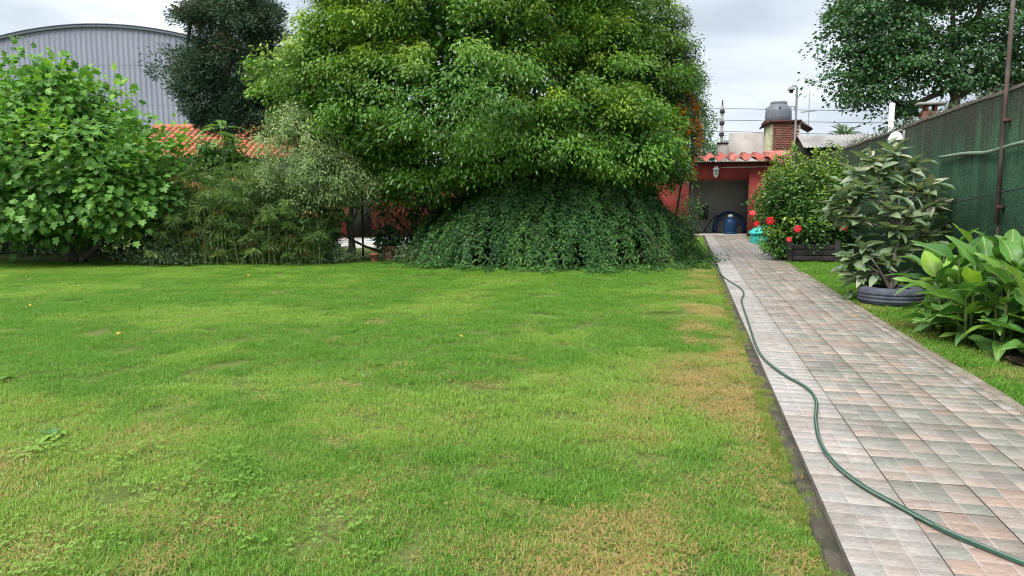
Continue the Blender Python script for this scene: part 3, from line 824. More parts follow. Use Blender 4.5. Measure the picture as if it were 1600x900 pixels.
# ---- other things beyond the garage
cw = empty('concrete_wall', 'plain grey concrete wall rising behind the garage roof', 'wall', (3.3, 48.2, 0))
MB().box((0.05, 0, 2.9), (2.3, 0.3, 5.82)).build('panel', M['concrete_grey'], cw)
MB().box((-1.45, 0.2, 2.6), (0.62, 0.3, 5.2)).build('low_panel', M['concrete_grey'], cw)
MB().box((-1.45, 0.2, 5.24), (0.70, 0.4, 0.08)).build('cap', M['concrete_dark'], cw)
sh = empty('green_shed', 'green walled shed with a pale fibre roof beyond the boundary wall', 'shed', (5.05, 36.3, 0))
mb = MB()
mb.add([(0, 0, 0), (0, 4.4, 0), (0, 4.4, 4.05), (0, 2.2, 4.72), (0, 0, 4.05), (5.0, 0, 0), (5.0, 4.4, 0), (5.0, 4.4, 4.05), (5.0, 2.2, 4.72), (5.0, 0, 4.05)], [[0, 5, 9, 4], [1, 2, 7, 6], [0, 4, 2, 1], [5, 6, 7, 9]], [[4, 3, 2], [9, 7, 8]])
mb.build('wall', M['green_wall'], sh)
for k in range(8):
    u = np.linspace(0, 1, 13); x = -0.12 + 0.66 * k + u * 0.66; wv = 0.03 * np.sin(u * 4 * 2 * PI)
    V = np.concatenate([np.stack([x, 0 * x - 0.25, 4.02 + wv], 1), np.stack([x, 0 * x + 2.2, 4.78 + wv], 1), np.stack([x, 0 * x + 4.6, 4.02 + wv], 1)]); j_ = np.arange(12)
    MB().add(V, np.concatenate([np.stack([j_, j_ + 1, j_ + 14, j_ + 13], 1), np.stack([j_ + 13, j_ + 14, j_ + 27, j_ + 26], 1)])).build('roof_sheet', M['fibre'], sh)
fl = empty('flood_light', 'slim grey pole carrying a small floodlight beside the water tank', 'floodlight', (4.94, 39.3, 0))
MB().tube([(0, 0, 0), (0, 0, 4.0), (0, 0, 7.15), (-0.08, 0, 7.28), (-0.22, 0, 7.27)], [0.06, 0.055, 0.05, 0.045, 0.04], 8).build('pole', M['metal_grey'], fl, True)
MB().lathe([(0.02, 0.10), (0.10, 0.06), (0.17, -0.06), (0.185, -0.10), (0.16, -0.10), (0.05, 0.02)], (-0.27, -0.02, 7.14), 14).build('head', M['metal_grey'], fl, True)
MB().box((-0.27, -0.02, 6.98), (0.16, 0.16, 0.14)).build('bulb_guard', M['metal_dark'], fl)
an = empty('antenna', 'thin television aerial mast behind the floodlight pole', 'antenna', (6.74, 47.9, 0))
MB().tube([(0, 0, 3), (0, 0, 8.1)], 0.032, 6).build('mast', M['metal_grey'], an, True)
MB().tube([(-0.42, 0, 6.95), (0.42, 0.0, 7.02)], 0.028, 5).build('boom', M['metal_grey'], an, True)
for k in range(6):
    x = -0.38 + k * 0.15
    MB().tube([(x, -0.25, 6.97 + 0.08 * x), (x, 0.25, 6.97 + 0.08 * x)], 0.018, 5).build('element', M['metal_grey'], an, True)
MB().tube([(0.02, 0, 4.2), (-0.9, 0, 6.2)], 0.018, 5).build('guy_wire', M['metal_dark'], an, True)
up = empty('utility_pole', 'pale concrete utility pole with three insulators behind the garage', 'pole', (2.27, 62.3, 0))
MB().tube([(0, 0, 0), (0, 0, 9.3)], [0.16, 0.12], 10).build('shaft', M['metal_grey'], up, True)
for z in (7.0, 7.9, 8.8):
    MB().lathe([(0.12, -0.16), (0.23, -0.10), (0.17, -0.02), (0.23, 0.06), (0.17, 0.14), (0.12, 0.18)], (0, 0, z), 12).build('insulator', M['metal_dark'], up, True)
MB().tube([(0, 0, 9.3), (0, 0, 9.7)], 0.06, 6).build('tip', M['metal_dark'], up, True)
for z, nm in ((7.15, 'lowest'), (8.05, 'middle'), (8.95, 'topmost')):
    xs = np.linspace(-60, 75, 60)
    sag = 1.1 * ((((xs - 2.3) % 45) / 45 - 0.5) ** 2 * 4 - 1)
    MB().tube(np.stack([xs, 62.3 + 0.02 * xs, z + 0.12 + sag * 0.55 - 0.004 * (xs - 2.3)], 1), 0.022, 5, False).build('power_line', M['metal_dark'], None, True, label=nm + ' of the three power lines crossing the sky behind the garage', cat='power line', group='power lines on the utility pole')
MB().tube([(6.7, 28.4, 0), (6.7, 28.4, 4.95)], 0.09, 4).build('white_post', M['white_paint'], None, label='square white post standing behind the boundary wall', cat='post')
ch = empty('chimney', 'small red chimney with a flat grey cap behind the boundary wall', 'chimney', (7.95, 28.6, 0))
MB().box((-0.05, 0, 2.3), (0.42, 0.4, 4.7)).build('stack', M['brick'], ch)
for dx in (-0.4, 0.4):
    MB().box((dx * 0.35, 0, 4.75), (0.09, 0.36, 0.2)).build('pier', M['brick'], ch)
MB().box((0, 0, 4.90), (0.86, 0.62, 0.09)).build('cap', M['fibre'], ch)

# ---- warehouse
WR = 31.0; WHW = 18.5; WYAW = rad(13.55)
wx, wy, wtop = -45.93, 50.65, 15.5
wh = empty('warehouse', 'large grey corrugated metal warehouse with an arched roof', 'warehouse', (wx, wy, 0), WYAW)


def arc(x):
    return wtop - (WR - np.sqrt(np.maximum(WR * WR - np.asarray(x) ** 2, 0)))


rib = np.array([(0.0, 0.0), (0.13, 0.0), (0.17, -0.05), (0.245, -0.05), (0.285, 0.0)]); PW = 1.24; pitch = PW / 3
levels = [(0.0, 9.35), (9.30, 12.45), (12.40, 99.0)]
for k in range(int(2 * WHW / PW)):
    x0 = -WHW + k * PW
    for li, (za, zb) in enumerate(levels):
        u = np.concatenate([rib[:, 0] + pitch * j for j in range(3)] + [[PW]]); w = np.concatenate([rib[:, 1]] * 3 + [[0.0]])
        top = np.minimum(arc(x0 + u) - 0.18, zb)
        if (top - za).max() <= 0.05: continue
        top = np.maximum(top, za + 0.01)
        y = w - 0.012 * li
        V = np.concatenate([np.stack([x0 + u, y, np.full(len(u), za)], 1), np.stack([x0 + u, y, top], 1)]); m = len(u); j = np.arange(m - 1)
        MB().add(V, np.stack([j, j + 1, j + m + 1, j + m], 1)).build('wall_sheet', M['sheet_grey'], wh)
xs = np.linspace(-WHW - 0.3, WHW + 0.3, 61)
for nm, y0, y1, dz, th_, mt in (('fascia', -0.22, -0.10, 0.0, 0.22, 'sheet_grey'), ('roof', -0.30, 30.0, 0.07, 0.07, 'sheet_grey')):
    a = arc(xs) + dz; m = len(xs); j = np.arange(m - 1)
    V = np.concatenate([np.stack([xs, 0 * xs + yy, a - dd], 1) for yy, dd in ((y0, 0), (y1, 0), (y1, th_), (y0, th_))])
    MB().add(V, np.concatenate([np.stack([j + p * m, j + 1 + p * m, j + 1 + ((p + 1) % 4) * m, j + ((p + 1) % 4) * m], 1) for p in range(4)])).build(nm, M[mt], wh)
MB().tube([(7.6, -0.25, 2), (7.6, -0.25, 9.6)], 0.09, 8).build('drain_pipe', M['metal_dark'], wh, True)

# ---- neighbour's house with clay tiles
hx, hy = -20.2, 29.1
ho = empty('neighbour_house', 'pale house with a weathered clay tile roof behind the cypress', 'house', (hx, hy, 0), WYAW)
MB().box((0, 2.2, 1.75), (8.4, 4.0, 3.7)).build('wall', surf('house_wall', (0.30, 0.33, 0.27), (0.40, 0.42, 0.36), 2, 0.9, 0.2), ho)
rf = MB().add([(-4.6, -0.2, 3.50), (4.6, -0.2, 3.50), (4.6, 3.4, 5.18), (-4.6, 3.4, 5.18), (-4.6, 3.4, 3.5), (4.6, 3.4, 3.5)], [[0, 1, 2, 3], [3, 2, 5, 4]], [[0, 3, 4], [1, 5, 2]]).build('roof', M['clay'], ho)
a = np.linspace(0, PI, 7)
V = np.concatenate([np.stack([0.13 * np.cos(a), 0 * a, 0.085 * np.sin(a)], 1), np.stack([0.10 * np.cos(a), 0 * a + 0.46, 0.07 * np.sin(a)], 1)]); j = np.arange(6)
Vc = np.concatenate([V, V[:7] * 0.86 + np.array([0, 0.0, -0.004])]); 
tmesh = MB().add(Vc, np.concatenate([np.stack([j, j + 1, j + 8, j + 7], 1), np.stack([j + 1, j, j + 14, j + 15], 1)])).mesh('roof_tile', M['clay'], True)
r = RS(9); sl = math.atan2(1.68, 3.6)
for c in range(29):
    for q in range(10):
        s = q * 0.395
        place('roof_tile', tmesh, Matrix.Translation((-4.35 + c * 0.305 + r.normal() * 0.008, -0.22 + s * math.cos(sl), 3.545 + s * math.sin(sl) + r.normal() * 0.004)) @ Matrix.Rotation(sl - 0.03, 4, 'X') @ Matrix.Rotation(r.normal() * 0.02, 4, 'Z'), rf)
MB().tube([(-4.6, 3.4, 5.2), (4.6, 3.4, 5.2)], 0.13, 8).build('ridge', M['clay'], rf, True)

# ---- pool side: red pool house, deck, pool, wire fence
ph = empty('pool_house', 'low red pool house seen through the wire fence', 'building', (-12.6, 31.5, 0), WYAW)
MB().box((0.0, 1.5, 1.35), (8.4, 3.0, 2.9)).build('wall', M['red_wall'], ph)
MB().box((0.0, 1.5, 2.88), (8.9, 3.5, 0.14)).build('roof', M['red_roof'], ph)
MB().box((-2.0, -0.03, 1.0), (0.9, 0.08, 2.0)).build('door', M['dark_wood'], ph)
dk = MB().box((-11.2, 26.9, -0.03), (9.5, 6.4, 0.10), WYAW).build('pool_deck', M['deck'], kind='structure')
mb = MB()
pl = empty('swimming_pool', 'turquoise swimming pool with a pale rim beyond the fence', 'pool', (-9.6, 27.2, 0.03), WYAW)
MB().box((0, 0, 0.0), (5.0, 3.0, 0.03)).build('water', M['pool_water'], pl)
for c, d in (((0, -1.62, 0.03), (5.5, 0.24, 0.12)), ((0, 1.62, 0.03), (5.5, 0.24, 0.12)), ((-2.62, 0, 0.03), (0.24, 2.99, 0.12)), ((2.62, 0, 0.03), (0.24, 2.99, 0.12))):
    MB().box(c, d).build('rim', M['white_paint'], pl)
fn = empty('wire_fence', 'dark wire mesh fence with a thin top rail behind the tree trunk', 'fence', (-8.2, 19.9, 0), WYAW)
mb = MB()
for x in np.arange(-3.0, 3.01, 0.055):
    mb.tube([(x, 0, 0), (x, 0, 1.6)], 0.0028, 3, False)
for z in np.arange(0.05, 1.6, 0.055):
    mb.tube([(-3.0, 0, z), (3.0, 0, z)], 0.0028, 3, False)
mb.build('wire_mesh', M['metal_dark'], fn, kind='stuff')
MB().tube([(-3.05, 0, 1.62), (3.05, 0, 1.62)], 0.02, 6).build('top_rail', M['metal_dark'], fn, True)
for x in (-3.0, -1.0, 1.0, 3.0):
    MB().tube([(x, 0, 0), (x, 0, 1.66)], 0.03, 8).build('post', M['metal_dark'], fn, True)
# ================================================================== grass
def blade_tuft(seed, nb, R, h0, h1, w, lean):
    r = RS(seed)
    a = r.rand(nb) * 2 * PI; q = R * np.sqrt(r.rand(nb))
    P = np.stack([q * np.cos(a), q * np.sin(a), np.full(nb, -0.004)], 1)
    H = h0 + (h1 - h0) * r.rand(nb) ** 1.3
    b = r.rand(nb) * 2 * PI; l = lean * (0.25 + r.rand(nb)); d = np.stack([np.cos(b), np.sin(b), 0 * b], 1)
    s = np.stack([-np.sin(b), np.cos(b), 0 * b], 1); ww = w * (0.7 + 0.6 * r.rand(nb))[:, None]
    up = np.array([0, 0, 1.0])
    m = P + d * (l * H * 0.35)[:, None] + up * (H * 0.6)[:, None]
    t = P + d * (l * H)[:, None] + up * (H * (1.0 - 0.35 * l))[:, None]
    V = np.stack([P - s * ww / 2, P + s * ww / 2, m + s * ww * 0.42, m - s * ww * 0.42, t], 1).reshape(-1, 3)
    k = np.arange(nb)[:, None] * 5
    Q = k + np.array([[0, 1, 2, 3]]); T = k + np.array([[3, 2, 4]])
    return mesh_np('grass_tuft', V, [Q, T], M['grass'], {'tint': np.repeat(r.rand(nb), 5), 'age_or_lit': np.repeat(0.04 + 0.96 * r.rand(nb), 5)})


def clover_tuft(seed):
    r = RS(seed); fo = Foliage()
    n = 12; a = r.rand(n) * 6.28; q = 0.10 * np.sqrt(r.rand(n))
    C = np.stack([q * np.cos(a), q * np.sin(a), 0.018 + 0.03 * r.rand(n)], 1)
    for k in range(3):
        b = r.rand(n) * 0.8 + k * 2.09 + a
        D = np.stack([np.cos(b), np.sin(b), 0.15 * r.normal(size=n)], 1)
        fo.add(C, D, np.tile([0, 0, 1.0], (n, 1)) + r.normal(size=(n, 3)) * 0.25, 0.012 + 0.009 * r.rand(n), 0.013, r.rand(n), 0.15 + 0.85 * r.rand(n), OVAL)
    return mesh_np('clover_tuft', np.concatenate(fo.V), np.concatenate(fo.F), M['clover'], {'tint': np.concatenate(fo.t), 'age_or_lit': np.concatenate(fo.a)})


def scatter(name, label, cat, pts, rot, scl, dry, pale, meshes, parent=None):
    col = bpy.data.collections.new(name + '_source')
    for m in meshes:
        col.objects.link(bpy.data.objects.new(m.name, m))
    me = bpy.data.meshes.new(name)
    me.vertices.add(len(pts)); me.vertices.foreach_set('co', np.asarray(pts, np.float32).ravel())
    for k, v, t in (('rot', rot, 'FLOAT_VECTOR'), ('scl', scl, 'FLOAT_VECTOR'), ('dry', dry, 'FLOAT'), ('pale', pale, 'FLOAT')):
        at = me.attributes.new(k, t, 'POINT'); at.data.foreach_set('vector' if t == 'FLOAT_VECTOR' else 'value', np.asarray(v, np.float32).ravel())
    o = link(name, me, parent, label, cat, None, 'stuff')
    ng = bpy.data.node_groups.new(name, 'GeometryNodeTree')
    ng.interface.new_socket('Geometry', in_out='INPUT', socket_type='NodeSocketGeometry'); ng.interface.new_socket('Geometry', in_out='OUTPUT', socket_type='NodeSocketGeometry')
    gi = ng.nodes.new('NodeGroupInput'); go = ng.nodes.new('NodeGroupOutput')
    ip = ng.nodes.new('GeometryNodeInstanceOnPoints'); ci = ng.nodes.new('GeometryNodeCollectionInfo')
    ci.inputs['Collection'].default_value = col; ci.inputs['Separate Children'].default_value = True; ci.inputs['Reset Children'].default_value = True
    na = {}
    for k in ('rot', 'scl'):
        na[k] = ng.nodes.new('GeometryNodeInputNamedAttribute'); na[k].data_type = 'FLOAT_VECTOR'; na[k].inputs['Name'].default_value = k
    ng.links.new(gi.outputs[0], ip.inputs['Points']); ng.links.new(ci.outputs[0], ip.inputs['Instance'])
    ip.inputs['Pick Instance'].default_value = True
    ng.links.new(na['rot'].outputs[0], ip.inputs['Rotation']); ng.links.new(na['scl'].outputs[0], ip.inputs['Scale'])
    ng.links.new(ip.outputs[0], go.inputs[0])
    md = o.modifiers.new('scatter', 'NODES'); md.node_group = ng
    return o


LBX = [-27, -17.2, -13.5, -11.4, -9, -7.6, -6.5, -5.2, -4, -2.5, -1.2, -0.3, 0.1, 0.56]
LBY = [14.2, 15.7, 17.3, 18.0, 18.9, 18.7, 18.2, 17.4, 17.1, 17.6, 18.9, 20.8, 22.6, 36.3]
SPOTS = [(0.00, 10.79, 0.00), (-0.02, 8.46, 0.00), (-0.04, 7.06, 0.00), (0.58, 7.88, 0.00), (0.58, 7.39, 0.00), (0.03, 17.45, 0.00), (-0.03, 9.43, 0.00), (-2.77, 2.53, 0.00), (0.52, 3.26, 0.00)]


def bare(x, y):
    b = np.zeros(np.shape(x))
    for (sx, sy, sz) in SPOTS:
        b = np.maximum(b, 1 - smooth01(np.hypot((x - sx) / 0.16, (y - sy) / (0.10 + 0.022 * sy)), 0.4, 1.25))
    return b


def lawn_fields(x, y):
    n1 = vnoise(x, y, 1.6, 4); n2 = vnoise(x + 40, y + 13, 0.55, 3); n3 = vnoise(x + 7, y + 90, 4.5, 3)
    strip = smooth01(x, -0.25, 0.05) * (1 - smooth01(x, 0.40, 0.60)) * smooth01(y, 4.2, 6.0) * (1 - smooth01(y, 18, 24))
    edge = smooth01(x, 0.36, 0.54) * (1 - smooth01(y, 9, 14)) * (x < 0.6)
    nearr = smooth01(x, -0.95, -0.05) * (1 - smooth01(y, 6.0, 8.0)) * (x < 0.6)
    nearl = (1 - smooth01(y + 0.10 * x, 3.4, 5.6)) * (x < 0.6)
    dry = 0.02 + 0.85 * strip * smooth01(n1, 0.34, 0.58) + 0.65 * edge * smooth01(n3, 0.3, 0.55) + 0.62 * nearr * smooth01(n1, 0.36, 0.64) + 0.34 * nearl * smooth01(n1 * 0.6 + n3 * 0.4, 0.45, 0.64) + 0.06 * smooth01(n2, 0.6, 0.8)
    bs = bare(x, y)
    dry = np.maximum(dry, bs * 0.9)
    strip_r = (x > 2.4)
    dry = np.where(strip_r, 0.05 + 0.55 * smooth01(n1, 0.5, 0.7) * (1 - smooth01(y, 11, 14)), dry)
    pale = np.clip(smooth01(n2 + 0.25 * (n1 - 0.5), 0.42, 0.66) * (1 - 0.6 * smooth01(y, 11, 17)) + 0.3 * nearl, 0, 1)
    pale = np.where(strip_r, 0.25 * pale, pale)
    hs = np.abs(np.sin(x * 127.1 + y * 311.7) * 43758.5) % 1.0; h2 = np.abs(np.sin(x * 269.5 + y * 183.3) * 24634.6) % 1.0
    dry = dry + 0.35 * (hs < 0.07) * h2; pale = np.clip(pale + (h2 - 0.5) * 0.7, 0, 1)
    return dry, pale, bs


def grass_points(seed, dens, y0, y1, xfun0, xfun1):
    r = RS(seed)
    xa, xb = xfun0(y1), max(xfun1(y0), xfun1(y1))
    xa = min(xa, xfun0(y0))
    n = int(dens * (xb - xa) * (y1 - y0))
    x = xa + (xb - xa) * r.rand(n); y = y0 + (y1 - y0) * r.rand(n)
    k = (x > xfun0(y)) & (x < xfun1(y))
    return r, x[k], y[k]


left_edge = lambda y: -1.16 * y - 1.6
TUFTS = [blade_tuft(50 + k, 190, 0.15, 0.016, 0.040, 0.0036, 1.5) for k in range(6)]
PP, RR, SS, DD, LL = [], [], [], [], []
for seed, dens, y0, y1, sxy, sz in ((1, 62, 1.7, 5.0, 1.0, 1.0), (2, 46, 5.0, 9.0, 1.15, 1.0), (3, 34, 9.0, 14.0, 1.4, 1.0), (4, 24, 14.0, 24.0, 1.7, 1.0), (5, 12, 24.0, 36.0, 2.2, 1.1)):
    r, x, y = grass_points(seed, dens, y0, y1, left_edge, lambda y: 0.590 + 0.09 * (vnoise(y, 0 * y, 1.7, 3) - 0.4))
    k = y < np.interp(x, LBX, LBY) + r.normal(size=len(x)) * 0.12
    x, y = x[k], y[k]
    dry, pale, bs = lawn_fields(x, y)
    k = r.rand(len(x)) > bs * 0.6 + 0.25 * np.clip(dry - 0.4, 0, 1)
    x, y, dry, pale = x[k], y[k], dry[k], pale[k]
    PP.append(np.stack([x, y, lawn_z(x, y)], 1)); DD.append(dry); LL.append(pale)
    RR.append(np.stack([r.normal(size=len(x)) * 0.06, r.normal(size=len(x)) * 0.06, r.rand(len(x)) * 6.28], 1))
    hv = (0.75 + 0.60 * vnoise(x + 3, y + 8, 2.2, 3) + 0.25 * r.rand(len(x))) * (1 - 0.45 * np.clip(dry, 0, 1)) * sz
    hv *= 1 + 0.4 * (1 - smooth01(y, 2.4, 3.6)) * vnoise(x, y, 3.0, 2)
    SS.append(np.stack([np.full(len(x), sxy), np.full(len(x), sxy), hv], 1))
    if y0 < 12:
        r, x, y = grass_points(seed + 30, dens * 0.5, y0, y1, left_edge, lambda y: 0.60 + 0.09 * (vnoise(y, 0 * y, 1.7, 3) - 0.4))
        dry, pale, bs = lawn_fields(x, y); k = r.rand(len(x)) < 0.04 + 1.1 * dry
        x, y = x[k], y[k]; n = len(x)
        PP.append(np.stack([x, y, lawn_z(x, y) + 0.004], 1)); DD.append(0.75 + 0.25 * r.rand(n)); LL.append(r.rand(n))
        RR.append(np.stack([r.normal(size=n) * 0.05, r.normal(size=n) * 0.05, r.rand(n) * 6.28], 1)); SS.append(np.stack([np.full(n, sxy * 1.1), np.full(n, sxy * 1.1), 0.25 + 0.25 * r.rand(n)], 1))
    if y0 < 20:
        r = RS(seed + 60); n = int((y1 - y0) * 46); y = y0 + (y1 - y0) * r.rand(n)
        k = vnoise(y, 0 * y + 4.2, 2.4, 3) + 0.2 * r.rand(n) > 0.52; y = y[k]; n = len(y)
        x = 0.575 + 0.055 * (vnoise(y, 0 * y + 9.1, 1.9, 3)) + r.normal(size=n) * 0.012
        PP.append(np.stack([x, y, np.full(n, -0.035)], 1)); DD.append(0.15 + 0.6 * r.rand(n)); LL.append(r.rand(n) * 0.6)
        RR.append(np.stack([r.normal(size=n) * 0.1, 0.25 + r.normal(size=n) * 0.12, r.rand(n) * 6.28], 1)); SS.append(np.stack([np.full(n, 0.42), np.full(n, 0.5), 0.9 + 0.7 * r.rand(n)], 1))
scatter('lawn_grass', 'short green lawn with dry straw coloured patches beside the path', 'grass', np.concatenate(PP), np.concatenate(RR), np.concatenate(SS), np.concatenate(DD), np.concatenate(LL), TUFTS)

PP, RR, SS, DD, LL = [], [], [], [], []
for seed, dens, y0, y1, sxy in ((11, 50, 2.0, 10.0, 1.1), (12, 36, 10.0, 16.0, 1.4), (13, 24, 16.0, 34.0, 1.8)):
    r, x, y = grass_points(seed, dens, y0, y1, lambda y: PX1 + 0.12 + 0 * y, lambda y: 4.16 + 0 * y)
    soil = smooth01(x, 2.75, 3.1) * smooth01(y, 6.5, 7.3) * (1 - smooth01(y, 10.2, 11.2))
    k = r.rand(len(x)) > soil * 0.97
    x, y, soil = x[k], y[k], soil[k]
    dry, pale, bs = lawn_fields(x, y)
    dry = np.maximum(dry, soil * 0.6)
    PP.append(np.stack([x, y, strip_z(x, y)], 1)); DD.append(dry); LL.append(pale)
    RR.append(np.stack([r.normal(size=len(x)) * 0.06, r.normal(size=len(x)) * 0.06, r.rand(len(x)) * 6.28], 1))
    hv = (0.7 + 0.8 * vnoise(x + 3, y + 8, 2.2, 3) + 0.3 * r.rand(len(x))) * 1.25 * (1 - 0.4 * np.clip(dry, 0, 1))
    SS.append(np.stack([np.full(len(x), sxy), np.full(len(x), sxy), hv], 1))
scatter('strip_grass', 'bright green grass strip between the path and the boundary wall', 'grass', np.concatenate(PP), np.concatenate(RR), np.concatenate(SS), np.concatenate(DD), np.concatenate(LL), TUFTS)

r, x, y = grass_points(21, 30, 1.8, 5.2, left_edge, lambda y: 0.5 + 0 * y)
k = vnoise(x + 70, y + 31, 1.5, 3) + 0.25 * (1 - smooth01(y, 2.2, 4.5)) > 0.71 + 0.1 * smooth01(y, 3, 5)
x, y = x[k], y[k]; n = len(x)
dry, pale, bs = lawn_fields(x, y)
scatter('clover', 'patches of low clover leaves growing in the nearest part of the lawn', 'clover', np.stack([x, y, lawn_z(x, y) + 0.008], 1), np.stack([r.normal(size=n) * 0.1, r.normal(size=n) * 0.1, r.rand(n) * 6.28], 1), np.repeat((0.8 + 0.5 * r.rand(n))[:, None], 3, 1), dry * 0.5, pale, [clover_tuft(80 + k) for k in range(4)])

# dark earth under the canna
mb = MB(); ang = np.linspace(0, 2 * PI, 40, endpoint=False)
rr_ = 1 + 0.12 * np.sin(ang * 5) + 0.07 * np.sin(ang * 11)
V = [(3.62, 8.6, -0.01)] + [(3.62 + 0.62 * c * math.cos(a), 8.75 + 1.75 * c * math.sin(a), -0.028) for a, c in zip(ang, rr_)]
mb.add(V, [], [[0, 1 + i, 1 + (i + 1) % 40] for i in range(40)])
mb.build('flower_bed', M['soil'], kind='structure', smooth=True)

# ================================================================== trees and shrubs
# ---- big weeping tree in the middle
r = RS(101)
bt = empty('weeping_fig_tree', 'huge dense bright green tree with drooping leaf sprays in the middle of the garden', 'tree', (-5.07, 20.28, 0.00))
LB = [((-5.99, 19.95, 4.80), (4.1, 3.8, 3.1)), ((-9.33, 18.94, 4.80), (1.75, 1.9, 1.9)), ((-2.32, 21.25, 5.21), (1.85, 2.1, 2.7)), ((-6.00, 20.36, 8.30), (4.1, 3.6, 2.6)), ((-8.33, 19.29, 3.19), (1.6, 1.5, 1.25)), ((-3.87, 19.74, 3.26), (3.3, 2.6, 1.25)), ((-1.65, 20.79, 2.69), (1.1, 1.3, 0.8))]
BL = Vector((-5.07, 20.28, 0.00))
loc = lambda lobes, b: [((c[0] - b[0], c[1] - b[1], c[2] - b[2]), q) for c, q in lobes]
LBl = loc(LB, BL)
tree_wood(r, (0, 0, 0), (0.1, 0.2, 3.4), [l[0] for l in LBl] + [(-2.6, -1.2, 2.6), (2.4, -1.4, 2.8), (-1.2, -2.4, 3.0)], 0.34, M['bark'], bt)
fo = Foliage()
C, O = lobe_points(r, LBl, 1500, 0.78, 1.07, -9, 0.18)
front = (O[:, 1] < 0.35)
C, O = np.concatenate([C[front], C[~front][::2]]), np.concatenate([O[front], O[~front][::2]])
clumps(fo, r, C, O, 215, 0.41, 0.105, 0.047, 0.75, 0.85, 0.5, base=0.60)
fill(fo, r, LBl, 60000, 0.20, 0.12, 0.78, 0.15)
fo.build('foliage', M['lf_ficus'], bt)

# ---- arching dark shrub under it
r = RS(102)
ax, ay, az = (-3.81, 20.58, 0.00)
ash = empty('arching_shrub', 'dark green mound of arching feathery branches at the foot of the big tree', 'shrub', (ax, ay, 0))
fo = Foliage(); sb = MB()
prof = lambda q: 1.75 * np.clip(1 - (q / 4.3) ** 2, 0, 1) ** 0.85
for k in range(620):
    th = r.rand() * 2 * PI if k % 4 == 0 else (-PI / 2 + rad(13.55) + r.normal() * 1.05)
    r0 = 0.3 + 3.2 * r.rand() ** 0.7; dl_ = 0.6 + 1.2 * r.rand()
    t = np.linspace(0, 1, 26)
    q = r0 + dl_ * t; tw_ = th + r.normal() * 0.15 * t
    lumpy = 0.62 + 0.95 * vnoise(th * 1.6 + 9, q * 0.55, 1.0, 2) + 0.35 * max(0, math.cos(th - rad(13.55))) 
    z = prof(np.minimum(q, 4.2)) * lumpy + 0.10 + 0.30 * np.sin(t * PI) * (0.4 + r.rand()) - 0.25 * t * t + r.normal() * 0.06
    z = np.maximum(z, 0.03)
    z = np.where(q > 4.2, np.maximum(z - (q - 4.2) * 1.2, 0.02), z)
    sq = np.where(np.cos(th - rad(13.55)) < 0, 0.98, 1.02)
    path_ = np.stack([q * np.cos(tw_) * 0.95, q * np.sin(tw_), z], 1)
    if k % 5 == 0: sb.tube(path_[::3], np.linspace(0.012, 0.004, len(path_[::3])), 4, False)
    d = unit(np.gradient(path_, axis=0)); side = unit(np.cross(d, [0, 0, 1.0])); upv = np.cross(side, d)
    tb_ = np.clip(0.45 + r.normal() * 0.38, 0, 1)
    for sgn in (-1, 1):
        for rep in range(3):
            m = len(t)
            pp_ = path_ + r.normal(size=(m, 3)) * 0.05
            D = d * 0.7 + side * sgn * (0.5 + 0.6 * r.rand(m)[:, None]) + np.array([0, 0, -0.25]) + r.normal(size=(m, 3)) * 0.25
            fo.add(pp_, D, upv + r.normal(size=(m, 3)) * 0.35, 0.065 + 0.075 * r.rand(m), 0.044, np.clip(tb_ + r.normal(size=m) * 0.2, 0, 1), np.clip((r.rand(m) < 0.06) * 0.8 + 0.5 * t * (k % 3 == 0), 0, 1))
LS = [((0, 0, 0.75), (3.5, 3.3, 1.1))]
fill(fo, r, LS, 22000, 0.16, 0.09, 0.9, 0.15)
sb.build('stems', M['bark'], ash, kind='stuff')
fo.build('foliage', M['lf_skirt'], ash)

# ---- fig tree
r = RS(103)
fx, fy, fz = (-15.62, 15.98, 0.00)
ft = empty('fig_tree', 'bright green fig tree with broad lobed leaves at the edge of the lawn', 'tree', (fx, fy, 0))
LF = loc([((-15.66, 15.98, 2.21), (2.75, 2.2, 1.55)), ((-15.85, 15.72, 3.96), (0.85, 0.85, 1.30)), ((-13.70, 15.93, 1.95), (1.0, 1.0, 0.85)), ((-17.13, 15.62, 2.86), (1.6, 1.5, 1.6)), ((-15.34, 16.16, 3.35), (1.25, 1.3, 1.1)), ((-19.39, 15.39, 2.47), (1.8, 1.6, 1.7)), ((-16.07, 15.26, 1.60), (1.7, 1.2, 0.75)), ((-13.96, 15.87, 1.50), (1.2, 1.0, 0.65))], (fx, fy, 0))
for k, (bx_, by_) in enumerate(((-0.5, 0.1), (0.3, -0.2), (0.05, 0.35), (0.8, 0.1))):
    m2 = MB(); p, q = limb(r, (bx_ * 0.3, by_ * 0.3, 0), np.array(LF[k][0]) * np.array([0.8, 0.8, 0.9]), 0.11, 0.03, 0.1, 9); m2.tube(p, q, 8); m2.build('trunk', M['bark_pale'], ft, True)
C, O = lobe_points(r, LF, 1000, 0.76, 1.08, 0.72, 0.16)
n = len(C) * 15; idx = np.repeat(np.arange(len(C)), 15)
g = r.normal(size=(n, 3))
P = C[idx] + (g + O[idx] * 0.3) * 0.20
D = unit(g) * 0.6 + O[idx] * 0.6 + r.normal(size=(n, 3)) * 0.2; D[:, 2] -= 0.45
Nn = O[idx] * 0.65 + np.array([0, 0, 0.7]) + r.normal(size=(n, 3)) * 0.3
L = 0.10 + 0.11 * r.rand(n)
young_lit = (r.rand(len(C)) < 0.35) * r.rand(len(C)) * smooth01(O[:, 2], -0.1, 0.6)  # young leaves gathered on upward clumps, painting light on the crown top
tint = np.clip(np.clip(0.5 + r.normal(size=len(C)) * 0.25, 0, 1)[idx] + r.normal(size=n) * 0.2, 0, 1)
camd = np.array([-0.234, 0.972, 0.0])
